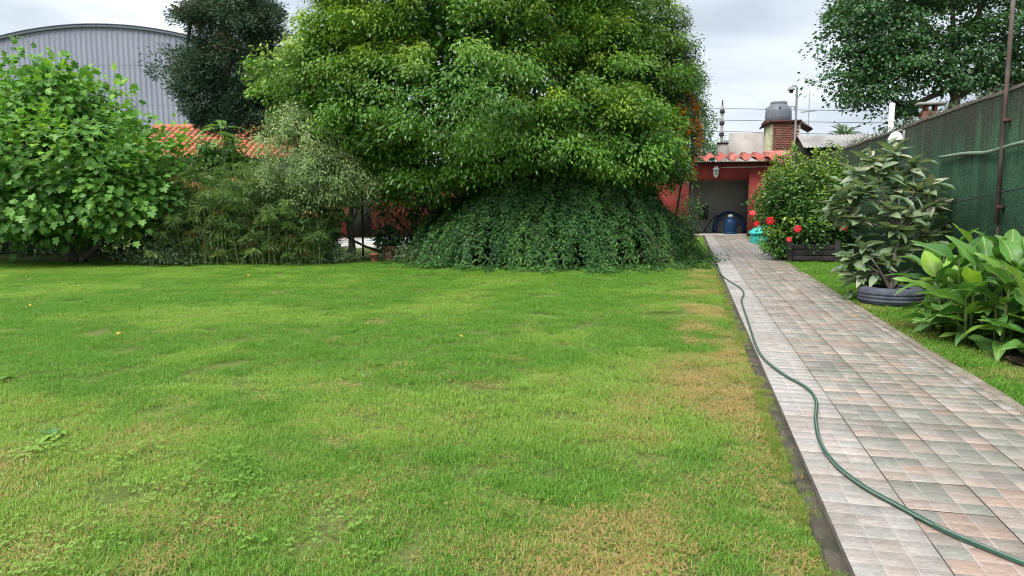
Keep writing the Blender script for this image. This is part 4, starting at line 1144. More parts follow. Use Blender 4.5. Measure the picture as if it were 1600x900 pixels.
score = O[idx] @ -camd + 0.6 * (unit(g) * 0.6) @ -camd + r.rand(n) * 0.5 - 4 * (P[:, 0] < -2.6)
top = np.argsort(-score)[:300]
mask = np.ones(n, bool); mask[top] = False
fo = Foliage(); fo.add(P[mask], D[mask], Nn[mask], L[mask], L[mask] * 0.98, tint[mask], young_lit[idx][mask], FIG)
fill(fo, r, LF, 3200, 0.24, 0.22, 0.8, 0.2, FIG)
fo.build('foliage', M['lf_fig'], ft)
figm = mesh_np('leaf', FIG[0], FIG[1], M['lf_fig_one'], smooth=True)
for i in top:
    place('leaf', figm, frame_matrix(P[i], D[i], Nn[i], L[i] * 1.12, None, L[i] * (0.4 + 2.6 * r.rand())), ft)

# ---- added hedge blocking the horizon; its dark leaves stand in for shade
r = RS(104)
hg = empty('hedge', 'added dark hedge standing in for the shade behind the fig and papyrus', 'hedge', (0, 0, 0))
LH = [((-24.83, 17.67, 0.17), (1.6, 0.9, 1.4)), ((-22.49, 18.03, 0.28), (1.6, 0.9, 1.4)), ((-20.38, 18.34, 0.29), (1.5, 0.9, 1.4)), ((-18.30, 18.63, 0.40), (1.5, 0.9, 1.5)), ((-16.26, 18.92, 0.50), (1.5, 0.9, 1.6)), ((-14.43, 19.15, 0.70), (1.4, 0.9, 1.7)), ((-12.76, 19.55, 0.70), (1.4, 0.9, 1.6)), ((-11.47, 19.87, 0.51), (0.9, 0.8, 1.3))]
fo = Foliage(); C, O = lobe_points(r, LH, 420, 0.8, 1.05, 0.0)
clumps(fo, r, C, O, 55, 0.5, 0.12, 0.06, 0.5, 0.0, 0.8)
fill(fo, r, LH, 7000, 0.16, 0.10, 0.9, 0.2)
fo.build('foliage', M['lf_hedge'], hg)
for l in LH:
    m2 = MB(); p, q = limb(r, (l[0][0], l[0][1], 0), (l[0][0], l[0][1], l[0][2] + 0.6), 0.05, 0.02); m2.tube(p, q, 6); m2.build('stem', M['bark'], hg, True)

# ---- climbing vine over the hedge
r = RS(105)
vn = empty('climbing_vine', 'green climbing vine heaped over the hedge below the clay tile roof', 'vine', (0, 0, 0))
LV = [((-14.17, 18.50, 2.19), (0.75, 0.6, 0.45)), ((-13.19, 18.63, 2.66), (0.6, 0.6, 0.5)), ((-13.35, 18.38, 2.22), (1.1, 0.6, 0.5)), ((-12.56, 18.88, 2.23), (0.5, 0.5, 0.45))]
fo = Foliage(); C, O = lobe_points(r, LV, 150, 0.8, 1.1)
clumps(fo, r, C, O, 45, 0.30, 0.12, 0.085, 0.5, 0.4, 0.7, OVAL)
fill(fo, r, LV, 1200, 0.14, 0.09, 0.85, 0.2)
fo.build('foliage', M['lf_vine'], vn)
for l in LV:
    m2 = MB(); p, q = limb(r, (l[0][0], l[0][1], 0), l[0], 0.03, 0.012, 0.06); m2.tube(p, q, 6); m2.build('stem', M['bark'], vn, True)

# ---- sapling with feather leaves
r = RS(106)
sx_, sy_, sz_ = (-12.58, 18.16, 0.00)
sp = empty('sapling', 'young sapling with long feather leaves standing before the cypress trunk', 'sapling', (sx_, sy_, 0))
m2 = MB(); p, q = limb(r, (0, 0, 0), (-0.05, 0, 3.75), 0.035, 0.014, 0.02); m2.tube(p, q, 6); m2.build('stem', M['stem_green'], sp, True)
for k in range(11):
    a = k * 2.4 + r.rand() * 0.4; z0 = 3.05 + 0.065 * k; ln = 0.6 + 0.3 * r.rand()
    t = np.linspace(0, 1, 10)
    P = np.stack([-0.05 + np.cos(a) * ln * t, np.sin(a) * ln * t, z0 + 0.28 * t - 0.42 * t * t], 1)
    fo = Foliage(); d = unit(np.gradient(P, axis=0)); sd_ = unit(np.cross(d, [0, 0, 1.0])); u_ = np.cross(sd_, d)
    for sg in (-1, 1):
        fo.add(P[2:], d[2:] * 0.45 + sd_[2:] * sg + r.normal(size=(8, 3)) * 0.1 - np.array([0, 0, 0.15]), u_[2:], 0.20 * (1 - 0.45 * t[2:]), 0.062, 0.6 + 0.3 * r.rand(8), 0.35, OVAL)
    fo.add(P[-1:], d[-1:], u_[-1:], 0.13, 0.05, 0.8, 0.4, OVAL)
    o = fo.build('frond', M['lf_vine'], sp, None)

# ---- papyrus clump
r = RS(107)
px_, py_, pz_ = (-11.09, 17.18, 0.00)
pa = empty('papyrus_clump', 'tangled papyrus clump with drooping green and dry orange umbrella heads', 'papyrus', (px_, py_, 0), WYAW)
fo = Foliage(); sb = MB()


def umbel(fo_, c, ax_, rad_, nr, tint, age_or_lit, droop):
    a = r.rand(nr) * 2 * PI; e_ = -0.1 + 1.3 * r.rand(nr)
    d0 = np.stack([np.cos(a) * np.cos(e_), np.sin(a) * np.cos(e_), np.sin(e_)], 1) + ax_ * 0.3
    l = rad_ * (0.7 + 0.5 * r.rand(nr)); c = np.array(c)
    p1 = c + unit(d0) * (l * 0.5)[:, None]
    d1 = unit(d0 - np.array([0, 0, 1.0]) * (droop * (0.6 + 0.6 * r.rand(nr)))[:, None])
    nn = np.tile([0, 0, 1.0], (nr, 1)) + r.normal(size=(nr, 3)) * 0.3
    ti = np.clip(tint + r.normal(size=nr) * 0.2, 0, 1)
    fo_.add(np.tile(c, (nr, 1)), d0, nn, l * 0.54, 0.013, ti, age_or_lit)
    fo_.add(p1, d1, nn, l * 0.75, 0.015, ti, age_or_lit)


for k in range(760):
    u = r.rand() * 4.1 - 2.05; v = r.normal() * 0.55
    hmax = np.interp(u, [-2.05, -1.5, -0.6, 0.6, 1.3, 2.05], [1.5, 2.2, 2.55, 2.45, 2.0, 1.3])
    h = hmax * (0.10 + 0.90 * r.rand() ** 0.85) * (0.72 + 0.28 * smooth01(v, -0.8, 0.5))
    ln = np.array([r.normal() * 0.22, -0.15 + r.normal() * 0.22, 0])
    tip = np.array([u, v, 0]) + ln * h + np.array([0, 0, h])
    sb.tube([(u, v, 0), (u + ln[0] * h * 0.3, v + ln[1] * h * 0.3, h * 0.55), tip], [0.012, 0.010, 0.006], 4, False)
    umbel(fo, tip, ln * 3 + r.normal(size=3) * 0.5, 0.21, 40, 0.5 + r.normal() * 0.2, (r.rand() < 0.2) * 0.5, 0.9)
LP_ = [((-1.0, 0.3, 0.7), (1.1, 0.6, 0.8)), ((0.6, 0.3, 0.7), (1.3, 0.6, 0.8))]
fill(fo, r, LP_, 5000, 0.26, 0.02, 0.95, 0.25)
n = 9000
P = np.stack([r.rand(n) * 4.2 - 2.1, -0.35 + r.normal(size=n) * 0.45, np.zeros(n)], 1); P[:, 2] = r.rand(n) ** 1.2 * np.interp(P[:, 0], [-2.1, -0.6, 0.6, 2.1], [1.1, 2.0, 1.9, 0.9])
D = r.normal(size=(n, 3)) + np.array([0, -0.2, 0.25]); tn = np.clip(0.45 + 0.5 * (vnoise(P[:, 0] * 2, P[:, 2] * 2, 1.5, 2) - 0.5) + r.normal(size=n) * 0.25, 0, 1)
fo.add(P, D, r.normal(size=(n, 3)) + np.array([0, -0.3, 0.6]), 0.12 + 0.16 * r.rand(n), 0.013, tn, (r.rand(n) < 0.12) * r.rand(n))
sb.build('stems', M['stem_green'], pa, kind='stuff')
fo.build('foliage', M['lf_papy'], pa)
for k, (u, z) in enumerate(((-1.55, 2.2), (-1.15, 2.05), (-0.85, 1.9), (-1.9, 1.35), (-1.65, 1.15), (-0.15, 2.15), (0.4, 2.05), (1.75, 1.35), (1.2, 0.75), (-1.3, 0.85), (-0.5, 1.35), (-0.9, 0.55), (0.9, 0.5), (0.35, 1.1), (1.5, 0.45))):
    fo = Foliage(); umbel(fo, (u, -0.75 - 0.2 * r.rand(), z - 0.1), np.zeros(3), 0.25, 22, 0.5, 0.0, 1.5)
    fo.build('dry_head', M['dry_papy'], pa, None)['label'] = 'dry orange drooping head'
sb = MB()
for k in range(12):
    u = r.rand() * 4 - 2; a = r.normal() * 0.6
    sb.tube([(u, -0.9, 0.02), (u + math.sin(a) * 0.5, -1.05 - 0.1 * r.rand(), 0.45 * math.cos(a) + 0.1), (u + math.sin(a) * 0.9, -1.0, 0.72 * math.cos(a))], 0.008, 4, False)
sb.build('dry_stalks', M['dry_papy'], pa, kind='stuff')

# ---- low grey green plants at the foot of fig and papyrus
r = RS(108)
for (gx_, gy_, gz_), w_, lb in (((-12.59, 15.84, 0.00), 1.0, 'low grey green leafy plant between the fig and the papyrus'), ((-8.87, 17.30, 0.00), 0.55, 'low leafy plant at the foot of the trunk by the wire fence'), ((-6.80, 18.01, 0.00), 0.6, 'low dark leafy plant beside the larger clay pot')):
    e_ = empty('low_plant', lb, 'plant', (gx_, gy_, 0), WYAW)
    fo = Foliage(); m = int(2600 * w_); P = np.stack([r.normal(size=m) * 0.5 * w_, r.normal(size=m) * 0.22, np.abs(r.normal(size=m)) * 0.20 * (0.6 + 0.5 * w_)], 1)
    D = r.normal(size=(m, 3)) * 0.6 + np.array([0, -0.2, 0.6]); fo.add(P, D, np.tile([0, -0.5, 1.0], (m, 1)) + r.normal(size=(m, 3)) * 0.4, 0.11, 0.026, r.rand(m), (r.rand(m) < 0.15) * 0.6)
    fo.build('foliage', M['lf_weed'], e_)

# ---- pale variegated tree by the fence
r = RS(109)
bx_, by_, bz_ = (-9.01, 18.56, 0.00)
pt = empty('pale_tree', 'small pale variegated tree with a bare trunk beside the clay pots', 'tree', (bx_, by_, 0))
LPl = loc([((-9.66, 17.11, 2.76), (0.95, 0.9, 0.95)), ((-9.89, 17.16, 3.40), (0.5, 0.6, 0.6)), ((-9.12, 17.14, 2.30), (0.85, 0.8, 0.75)), ((-8.46, 17.40, 1.99), (0.7, 0.6, 0.42)), ((-9.99, 16.93, 2.03), (0.7, 0.6, 0.5))], (bx_, by_, 0))
for a, b, r0, r1, nm in (((0, 0, 0), (-0.06, 0.05, 0.95), 0.12, 0.085, 'trunk'), ((-0.06, 0.05, 0.92), (-0.75, 0.1, 1.65), 0.075, 0.04, 'branch'), ((-0.06, 0.05, 0.92), (0.05, 0.2, 2.1), 0.08, 0.035, 'branch'), ((-0.75, 0.1, 1.65), (-1.5, 0.1, 2.3), 0.04, 0.02, 'branch'), ((-0.06, 0.05, 0.8), (0.35, 0.2, 1.9), 0.05, 0.025, 'branch')):
    m2 = MB(); p, q = limb(r, a, b, r0, r1, 0.05); m2.tube(p, q, 8); m2.build(nm, M['bark'], pt, True)
fo = Foliage(); C, O = lobe_points(r, LPl, 330, 0.75, 1.08)
clumps(fo, r, C, O, 70, 0.24, 0.062, 0.030, 0.9, 0.55, 0.7)
fill(fo, r, LPl, 3500, 0.07, 0.035, 0.8, 0.2)
fo.build('foliage', M['lf_pale'], pt)

# ---- cypress
r = RS(110)
cx_, cy_, cz_ = (-15.57, 22.99, 0.00)
cy = empty('cypress_tree', 'tall dark blue green cypress in front of the warehouse', 'tree', (cx_, cy_, 0))
LC = loc([((-15.40, 23.03, 7.54), (1.25, 1.3, 1.7)), ((-16.64, 22.43, 5.95), (0.8, 0.8, 0.7)), ((-14.97, 23.14, 6.05), (1.25, 1.3, 1.4)), ((-14.54, 23.24, 7.75), (0.55, 0.7, 0.7)), ((-16.19, 22.84, 5.19), (0.95, 1.0, 0.85)), ((-14.59, 23.23, 4.86), (0.85, 0.9, 0.8)), ((-15.57, 22.99, 9.63), (1.2, 1.2, 1.6)), ((-15.44, 23.02, 11.48), (0.8, 0.8, 1.4)), ((-16.44, 22.78, 8.07), (0.5, 0.6, 0.6)), ((-14.23, 23.21, 4.42), (0.5, 0.5, 0.45)), ((-16.42, 22.48, 4.33), (0.42, 0.5, 0.4)), ((-15.08, 22.70, 4.38), (0.5, 0.5, 0.4))], (cx_, cy_, 0))
tree_wood(r, (0, 0, 0), (0.0, 0, 10.6), [l[0] for l in LC], 0.22, M['bark'], cy)
fo = Foliage(); C, O = lobe_points(r, LC, 600, 0.66, 1.15, -9, 0.3)
clumps(fo, r, C, O, 190, 0.40, 0.115, 0.038, -0.1, 0.2, 0.6, top_lit=False, lw=0.3)
fill(fo, r, LC, 7000, 0.13, 0.05, 0.75, 0.2)
fo.build('foliage', M['lf_cypress'], cy)

# ---- broad tree behind the boundary wall
r = RS(111)
tx_, ty_, tz_ = (9.48, 31.60, 0.00)
rt_ = empty('broad_tree', 'large spreading dark green tree behind the boundary wall', 'tree', (tx_, ty_, 0))
LR = loc([((6.03, 30.26, 7.89), (1.25, 1.5, 1.0)), ((5.88, 29.81, 6.10), (0.95, 1.2, 0.75)), ((7.13, 31.03, 9.04), (1.8, 2, 1.2)), ((7.25, 30.55, 6.63), (1.2, 1.4, 1.2)), ((9.30, 31.04, 6.97), (1.6, 1.8, 1.15)), ((11.21, 31.50, 7.55), (1.8, 2, 1.6)), ((9.42, 32.10, 10.34), (2.5, 2.5, 1.6)), ((7.57, 30.42, 4.93), (0.62, 0.8, 0.42)), ((11.68, 31.62, 5.94), (1.1, 1.0, 0.7)), ((14.31, 32.76, 7.89), (2.2, 2, 2)), ((11.94, 32.71, 11.26), (2.6, 2.4, 1.6)), ((7.18, 31.56, 10.45), (1.6, 1.8, 1.0))], (tx_, ty_, 0))
tree_wood(r, (0, 0, 0), (0.3, 0, 6.0), [l[0] for l in LR], 0.30, M['bark'], rt_)
fo = Foliage(); C, O = lobe_points(r, LR, 620, 0.62, 1.1, -9, 0.18)
clumps(fo, r, C, O, 95, 0.62, 0.15, 0.095, 0.35, 0.3, 0.42, RHOMB)
fill(fo, r, LR, 5000, 0.17, 0.11, 0.7, 0.25)
fo.build('foliage', M['lf_maple'], rt_)
# twiggy weeds along the wall top
tg = empty('wall_weeds', 'thin twiggy weeds sprouting along the top of the green wall', 'weeds', (4.32, 0, 3.08))
sb = MB(); fo = Foliage()
for k in range(120):
    y = 11.0 + 12 * r.rand(); a = r.normal() * 0.7; h = 0.06 + 0.16 * r.rand()
    sb.tube([(r.normal() * 0.05, y, 0), (math.sin(a) * h * 0.4, y + 0.3 * h, h * 0.6), (math.sin(a) * h, y + r.normal() * 0.1, h)], 0.005, 3, False)
    P = np.stack([math.sin(a) * h * r.rand(4), y + r.normal(size=4) * 0.05, h * r.rand(4)], 1); fo.add(P, r.normal(size=(4, 3)), r.normal(size=(4, 3)), 0.05, 0.03, r.rand(4), 0.0)
sb.build('twigs', M['bark'], tg, kind='stuff'); fo.build('foliage', M['lf_maple'], tg); tg['kind'] = 'stuff'

# ---- trumpet vine with orange flowers
r = RS(112)
vx_, vy_, vz_ = (-0.26, 21.44, 0.00)
tv = empty('trumpet_vine', 'tall column of dark vine with orange flowers beside the big tree', 'vine', (vx_, vy_, 0))
LT = loc([((-0.36, 21.41, 4.46), (0.42, 0.6, 1.1)), ((-0.38, 21.30, 3.50), (0.50, 0.6, 0.9)), ((-0.38, 21.61, 5.28), (0.45, 0.5, 0.8)), ((-0.41, 21.19, 2.70), (0.42, 0.5, 0.55)), ((-0.63, 21.76, 6.10), (0.5, 0.5, 0.7))], (vx_, vy_, 0))
m2 = MB(); p, q = limb(r, (-0.35, 0.3, 0), (0, 0, 5.5), 0.035, 0.02, 0.03, 10); m2.tube(p, q, 7); m2.build('trunk', M['bark'], tv, True)
fo = Foliage(); C, O = lobe_points(r, LT, 260, 0.7, 1.1)
clumps(fo, r, C, O, 55, 0.24, 0.085, 0.04, 0.8, 0.3, 0.8, top_lit=False)
fill(fo, r, LT, 2200, 0.10, 0.05, 0.8, 0.2)
fo.build('foliage', M['lf_trumpet'], tv)
for (qx, qy, qz), nf in (((-0.32, 20.80, 4.01), 9), ((-0.47, 20.77, 3.50), 9), ((-0.28, 20.81, 2.95), 14), ((-0.41, 20.78, 3.52), 7), ((-0.11, 21.06, 3.55), 7), ((-0.11, 21.27, 4.44), 16), ((-0.00, 21.40, 4.10), 16), ((0.06, 21.41, 3.79), 16), ((0.10, 21.42, 3.50), 16), ((0.13, 21.43, 3.20), 14), ((-0.03, 21.18, 2.75), 10), ((0.06, 21.20, 2.40), 5), ((-0.19, 21.35, 4.83), 8)):
    fo = Foliage(); nf = nf * 2; P = np.array([qx - vx_, qy - vy_, qz]) + r.normal(size=(nf, 3)) * np.array([0.07, 0.07, 0.10])
    for j in range(4):
        D = r.normal(size=(nf, 3)) * 0.6 + np.array([0.2, -0.6, -0.2]); fo.add(P, D, r.normal(size=(nf, 3)), 0.11, 0.055, r.rand(nf), 0.0)
    fo.build('flower_cluster', M['petal_orange'], tv)

# ---- thin shrub by the garage wall
r = RS(113)
wx_, wy_, wz_ = (-0.02, 26.23, 0.00)
ts_ = empty('thin_shrub', 'thin pale leaved shrub in front of the garage wall', 'shrub', (wx_, wy_, 0))
LX = [((0, 0, 1.1), (0.38, 0.4, 0.62)), ((-0.3, 0, 0.6), (0.3, 0.3, 0.5))]
for k in range(9):
    m2 = MB(); p, q = limb(r, (r.normal() * 0.05, r.normal() * 0.05, 0), (r.normal() * 0.3, r.normal() * 0.3, 1.3 + 0.5 * r.rand()), 0.012, 0.005, 0.06); m2.tube(p, q, 5); m2.build('stem', M['bark_pale'], ts_, True)
fo = Foliage(); C, O = lobe_points(r, LX, 70, 0.4, 1.1)
clumps(fo, r, C, O, 22, 0.22, 0.08, 0.04, 0.3, 0.4, 0.8); fo.build('foliage', M['lf_far'], ts_)

# ---- trees far behind
for nm, lb, seed, base, lobes, mat, L_, n_ in (
    ('far_tree', 'mid green tree rising behind the trumpet vine', 114, (0.34, 46.37, 0.00), [((-0.06, 46.27, 7.88), (0.7, 1.0, 1.5)), ((0.47, 46.40, 6.19), (0.7, 0.9, 0.9)), ((-0.89, 46.59, 7.95), (1.2, 1.0, 2.0))], 'lf_far', 0.16, 170),
    ('far_bush', 'light green bush top behind the garage roof', 115, (1.22, 51.73, 0.00), [((1.28, 51.74, 5.08), (0.9, 1.0, 0.55)), ((0.45, 51.54, 4.91), (0.8, 1.0, 0.5))], 'lf_far', 0.16, 70),
    ('fence_bush', 'yellow green bush growing behind the wire fence', 116, (-7.94, 21.02, 0.00), [((-7.84, 21.05, 1.75), (0.55, 0.5, 0.4)), ((-8.19, 20.86, 1.46), (0.4, 0.4, 0.4)), ((-8.94, 20.47, 1.50), (0.5, 0.4, 0.35))], 'lf_vine', 0.09, 60),
    ('dark_bush', 'dark leafy bush growing through the fence beside the clay pots', 117, (-7.59, 19.36, 0.00), [((-7.57, 19.26, 0.85), (0.55, 0.4, 0.45)), ((-8.30, 19.19, 1.02), (0.4, 0.4, 0.5)), ((-6.80, 19.76, 1.02), (0.9, 0.5, 0.8)), ((-9.94, 18.79, 1.02), (0.28, 0.4, 0.8))], 'lf_hedge', 0.085, 75)):
    r = RS(seed)
    e_ = empty(nm, lb, 'tree' if nm == 'far_tree' else 'bush', (base[0], base[1], 0))
    ll = loc(lobes, (base[0], base[1], 0))
    for l in ll:
        m2 = MB(); p, q = limb(r, (0, 0, 0), l[0], 0.06, 0.02, 0.05); m2.tube(p, q, 6); m2.build('stem', M['bark'], e_, True)
    fo = Foliage(); C, O = lobe_points(r, ll, n_, 0.55, 1.1)
    clumps(fo, r, C, O, 42, 0.30 if L_ < 0.1 else 0.5, L_, L_ * 0.5, 0.5, 0.4, 0.7); fo.build('foliage', M[mat], e_)
r = RS(118)
pm = empty('palm_tree', 'distant palm crown showing above the pale shed roof', 'palm', (11.84, 64.6, 0))
MB().tube([(0, 0, 0), (0, 0, 7.0)], [0.22, 0.16], 8).build('trunk', M['bark'], pm, True)
for k in range(26):
    a = r.rand() * 6.28; el = 0.1 + 1.3 * r.rand(); t = np.linspace(0, 1, 9); ln = 1.25
    P = np.stack([np.cos(a) * np.cos(el) * ln * t, np.sin(a) * np.cos(el) * ln * t, 6.9 + np.sin(el) * ln * t - 0.35 * t * t], 1)
    fo = Foliage(); d = unit(np.gradient(P, axis=0)); sd_ = unit(np.cross(d, [0.01, 0, 1.0]))
    for sg in (-1, 1): fo.add(P, d * 0.8 + sd_ * sg * 0.6, np.cross(sd_, d), 0.42, 0.05, r.rand(9), 0.2)
    fo.build('frond', M['lf_far'], pm, None)
# ================================================================== plants along the boundary wall
def big_leaf(name, seed, mat, na=10, nc=5, wide=0.30, droop=0.25, fold=0.25, wave=0.03, tip=0.9):
    """unit length blade along +x, curved and folded along its midrib"""
    r = RS(seed)
    u = np.linspace(0, 1, na); w = np.sin(np.clip(u, 0, 1) ** 0.75 * PI) ** 0.75 * (1 - 0.25 * u) ; w = w / w.max() * wide / 2
    w[0] = 0.012; w[-1] = 0.001
    v = np.linspace(-1, 1, nc)
    U, Vv = np.meshgrid(u, v, indexing='ij'); Wd = w[:, None] * Vv
    ph = r.rand(2) * 6.28; tw = r.normal() * 0.25
    Z = -droop * U ** 2 + fold * np.abs(Wd) + wave * np.sin(U * 9 + ph[0]) * Vv * np.sin(U * PI) + tw * Wd * U
    X = U - 0.25 * droop * U ** 3
    V = np.stack([X, Wd, Z], -1).reshape(-1, 3)
    i = (np.arange(na - 1)[:, None] * nc + np.arange(nc - 1)[None]).ravel()
    return mesh_np(name, V, np.stack([i, i + nc, i + nc + 1, i + 1], 1), mat, smooth=True)


# ---- canna clump
r = RS(201)
ca = empty('canna_clump', 'clump of broad glossy green canna leaves by the boundary wall', 'plant', (0, 0, 0))
CL = [big_leaf('leaf', 300 + k, M['lf_canna'], 11, 5, 0.38 + 0.05 * (k % 3), 0.10 + 0.16 * (k % 4), 0.35, 0.05) for k in range(8)]
stems = [(3.02, 8.9, 0.95), (3.12, 8.35, 0.80), (3.28, 8.0, 0.72), (3.30, 8.75, 1.05), (3.48, 8.2, 0.95), (3.5, 8.9, 1.12), (3.62, 7.75, 0.85), (3.75, 8.4, 1.15), (3.8, 9.1, 1.18), (3.95, 8.0, 1.05), (3.35, 9.4, 1.0), (3.7, 9.6, 1.08), (3.05, 9.5, 0.85), (3.98, 8.7, 1.2), (3.55, 7.5, 0.6), (3.9, 7.5, 0.8), (3.25, 8.45, 0.5), (2.98, 9.15, 0.55), (3.15, 8.6, 0.7), (2.92, 8.75, 0.6), (3.42, 8.5, 0.8), (3.6, 8.1, 0.65), (3.85, 7.9, 0.7), (2.95, 9.6, 0.7), (2.95, 9.95, 0.95), (3.15, 10.25, 1.0), (2.86, 9.35, 0.8), (3.35, 10.0, 1.08), (2.9, 9.8, 0.6), (3.05, 9.2, 1.0), (3.2, 9.0, 0.7), (3.45, 9.15, 1.05), (3.65, 8.65, 0.9), (3.85, 8.25, 0.85), (3.4, 7.85, 0.55), (3.7, 7.3, 0.6), (4.0, 7.7, 0.95), (3.2, 9.75, 0.9)]
for k, (x, y, h) in enumerate(stems):
    ln = np.array([r.normal() * 0.06 - 0.05, r.normal() * 0.06 - 0.04, 0])
    m2 = MB(); tp = np.array([x, y, 0]) + ln + np.array([0, 0, h * 0.88])
    p = np.array([[x, y, -0.03], np.array([x, y, h * 0.45]) + ln * 0.4, tp]); m2.tube(p, [0.022, 0.018, 0.009], 7); m2.build('stem', M['stem_green'], ca, True)
    nl = 8 if h > 0.7 else 6; a0 = r.rand() * 6.28
    for j in range(nl):
        f = 0.14 + 0.86 * j / (nl - 1); a = a0 + j * 2.5 + r.normal() * 0.3
        el = 0.10 + 0.80 * f ** 1.6 + r.normal() * 0.15
        if f > 0.9: el = 1.0 + r.normal() * 0.2
        P = np.array([x, y, 0]) + ln * f + np.array([0, 0, h * 0.82 * f])
        d = (math.cos(a) * math.cos(el), math.sin(a) * math.cos(el), math.sin(el))
        nn = (-math.cos(a) * math.sin(el) + r.normal() * 0.15, -math.sin(a) * math.sin(el) + r.normal() * 0.15, math.cos(el))
        L = (0.42 + 0.16 * r.rand()) * (0.8 + 0.2 * f)
        if x + d[0] * L > 4.14: d = (min(d[0], (4.14 - x) / L), d[1], d[2] + 0.3)
        place('leaf', CL[r.randint(8)], frame_matrix(P, d, nn, L), ca)

# ---- avocado-like tree in a tyre
tX, tY = 3.02, 12.25
ty = empty('tire_planter', 'old black truck tire lying flat as a planter', 'tire', (tX, tY, -0.03))
prof = [(0.30, 0.03), (0.34, 0.0), (0.46, 0.005), (0.50, 0.03), (0.515, 0.06), (0.520, 0.14), (0.515, 0.22), (0.50, 0.255), (0.46, 0.275), (0.36, 0.28), (0.32, 0.265), (0.315, 0.25), (0.35, 0.245), (0.44, 0.24), (0.47, 0.2), (0.47, 0.1)]
MB().lathe(prof, seg=40).build('carcass', M['rubber'], ty, True)
for z in (0.085, 0.14, 0.195):
    MB().lathe([(0.516, z - 0.022), (0.5245, z - 0.018), (0.5245, z + 0.018), (0.516, z + 0.022)], seg=40).build('tread_rib', M['rubber'], ty)
MB().lathe([(0.001, 0.20), (0.3, 0.19), (0.47, 0.17)], seg=24).build('earth', M['soil'], ty)
ty.scale = (0.88, 0.88, 0.95)
r = RS(202)
av = empty('avocado_tree', 'young tree with large grey green leaves growing from the tire', 'tree', (tX, tY, 0.12))
AL = [big_leaf('leaf', 400 + k, M['lf_avo'], 7, 3, 0.36 + 0.03 * (k % 3), 0.06 + 0.08 * (k % 4), 0.22, 0.02) for k in range(6)]
WH = [(3.24, 13.43, 2.40), (2.80, 13.22, 2.25), (2.94, 13.05, 2.07), (2.36, 12.71, 1.68), (2.21, 12.67, 1.50), (2.60, 12.66, 1.76), (3.20, 13.11, 1.79), (3.57, 13.31, 1.73), (3.86, 13.58, 1.82), (3.92, 13.50, 1.50), (3.47, 12.97, 1.30), (2.98, 12.65, 1.46), (2.48, 12.63, 1.28), (2.65, 12.47, 0.83), (2.45, 12.52, 0.66), (2.89, 12.42, 0.69), (3.27, 12.72, 0.78), (3.72, 13.24, 0.94), (4.20, 13.77, 1.16), (2.79, 12.50, 0.40), (3.19, 12.70, 0.35), (2.56, 12.55, 0.37), (3.02, 12.56, 1.13), (3.49, 13.39, 2.19), (2.58, 12.97, 2.03)]
base = np.array([tX, tY, 0.12]); trunk = []
hub = np.array([0.16, 0.35, 0.95])
m2 = MB(); p, q = limb(r, (0, 0, 0.0), hub, 0.035, 0.024, 0.04); m2.tube(p, q, 8); m2.build('trunk', M['bark'], av, True)
m2 = MB(); p, q = limb(r, (0.02, 0.02, 0.0), (-0.32, -0.1, 0.55), 0.026, 0.014, 0.04); m2.tube(p, q, 8); m2.build('trunk', M['bark'], av, True)
for i, w in enumerate(WH):
    w = np.array(w) - base
    s = hub if w[2] > 0.75 else np.array([-0.15, -0.05, 0.3]) if w[0] < 0.1 else np.array([0.05, 0.1, 0.35])
    m2 = MB(); p, q = limb(r, s, w, 0.014, 0.006, 0.06); m2.tube(p, q, 6); m2.build('branch', M['bark'], av, True)
    axd = unit(w - s); a0 = r.rand() * 6.28
    for j in range(12):
        a = a0 + j * 2.4; el = 0.55 - 0.085 * j + r.normal() * 0.12
        d = np.array([math.cos(a) * math.cos(el), math.sin(a) * math.cos(el), math.sin(el) - 0.12]) + axd * 0.25
        nn = np.array([0, 0, 1.0]) + r.normal(size=3) * 0.28
        place('leaf', AL[r.randint(6)], frame_matrix(w - axd * 0.016 * j, d, nn, 0.26 + 0.11 * r.rand()), av)

fo = Foliage()
for i, w in enumerate(WH):
    w = np.array(w) - base + np.array([0.05, 0.10, -0.10]); n = 18
    a = r.rand(n) * 6.28; el = 0.6 - 1.3 * r.rand(n)
    D = np.stack([np.cos(a) * np.cos(el), np.sin(a) * np.cos(el), np.sin(el)], 1)
    fo.add(np.tile(w, (n, 1)) + r.normal(size=(n, 3)) * 0.10, D, np.tile([0, 0, 1.0], (n, 1)) + r.normal(size=(n, 3)) * 0.3, 0.22 + 0.10 * r.rand(n), 0.11, r.rand(n), 0.0, OVAL)
fo.build('foliage', M['lf_avo_in'], av)

# ---- hibiscus in a dark planter
r = RS(203)
hb_x, hb_y = 3.1, 21.0
hb = empty('hibiscus_shrub', 'leafy hibiscus shrub with red flowers beside the path', 'shrub', (hb_x, hb_y, 0))
LHb = loc([((3.19, 21.75, 1.50), (1.1, 1.0, 0.85)), ((3.10, 21.32, 0.91), (0.95, 0.9, 0.75)), ((2.35, 21.35, 1.60), (0.5, 0.7, 0.7)), ((4.13, 22.19, 1.61), (0.55, 0.7, 0.8)), ((4.15, 21.88, 0.77), (0.7, 0.7, 0.7)), ((2.40, 20.74, 0.48), (0.30, 0.3, 0.28))], (hb_x, hb_y, 0))
for k in range(12):
    m2 = MB(); p, q = limb(r, (r.normal() * 0.12, r.normal() * 0.12, 0.1), np.array(LHb[k % 5][0]) + r.normal(size=3) * 0.3, 0.03, 0.01, 0.05); m2.tube(p, q, 6); m2.build('stem', M['bark'], hb, True)
fo = Foliage(); C, O = lobe_points(r, LHb, 520, 0.74, 1.08, 0.25)
clumps(fo, r, C, O, 42, 0.24, 0.085, 0.052, 0.15, 0.45, 0.9, OVAL)
fill(fo, r, LHb, 4500, 0.10, 0.06, 0.82, 0.15)
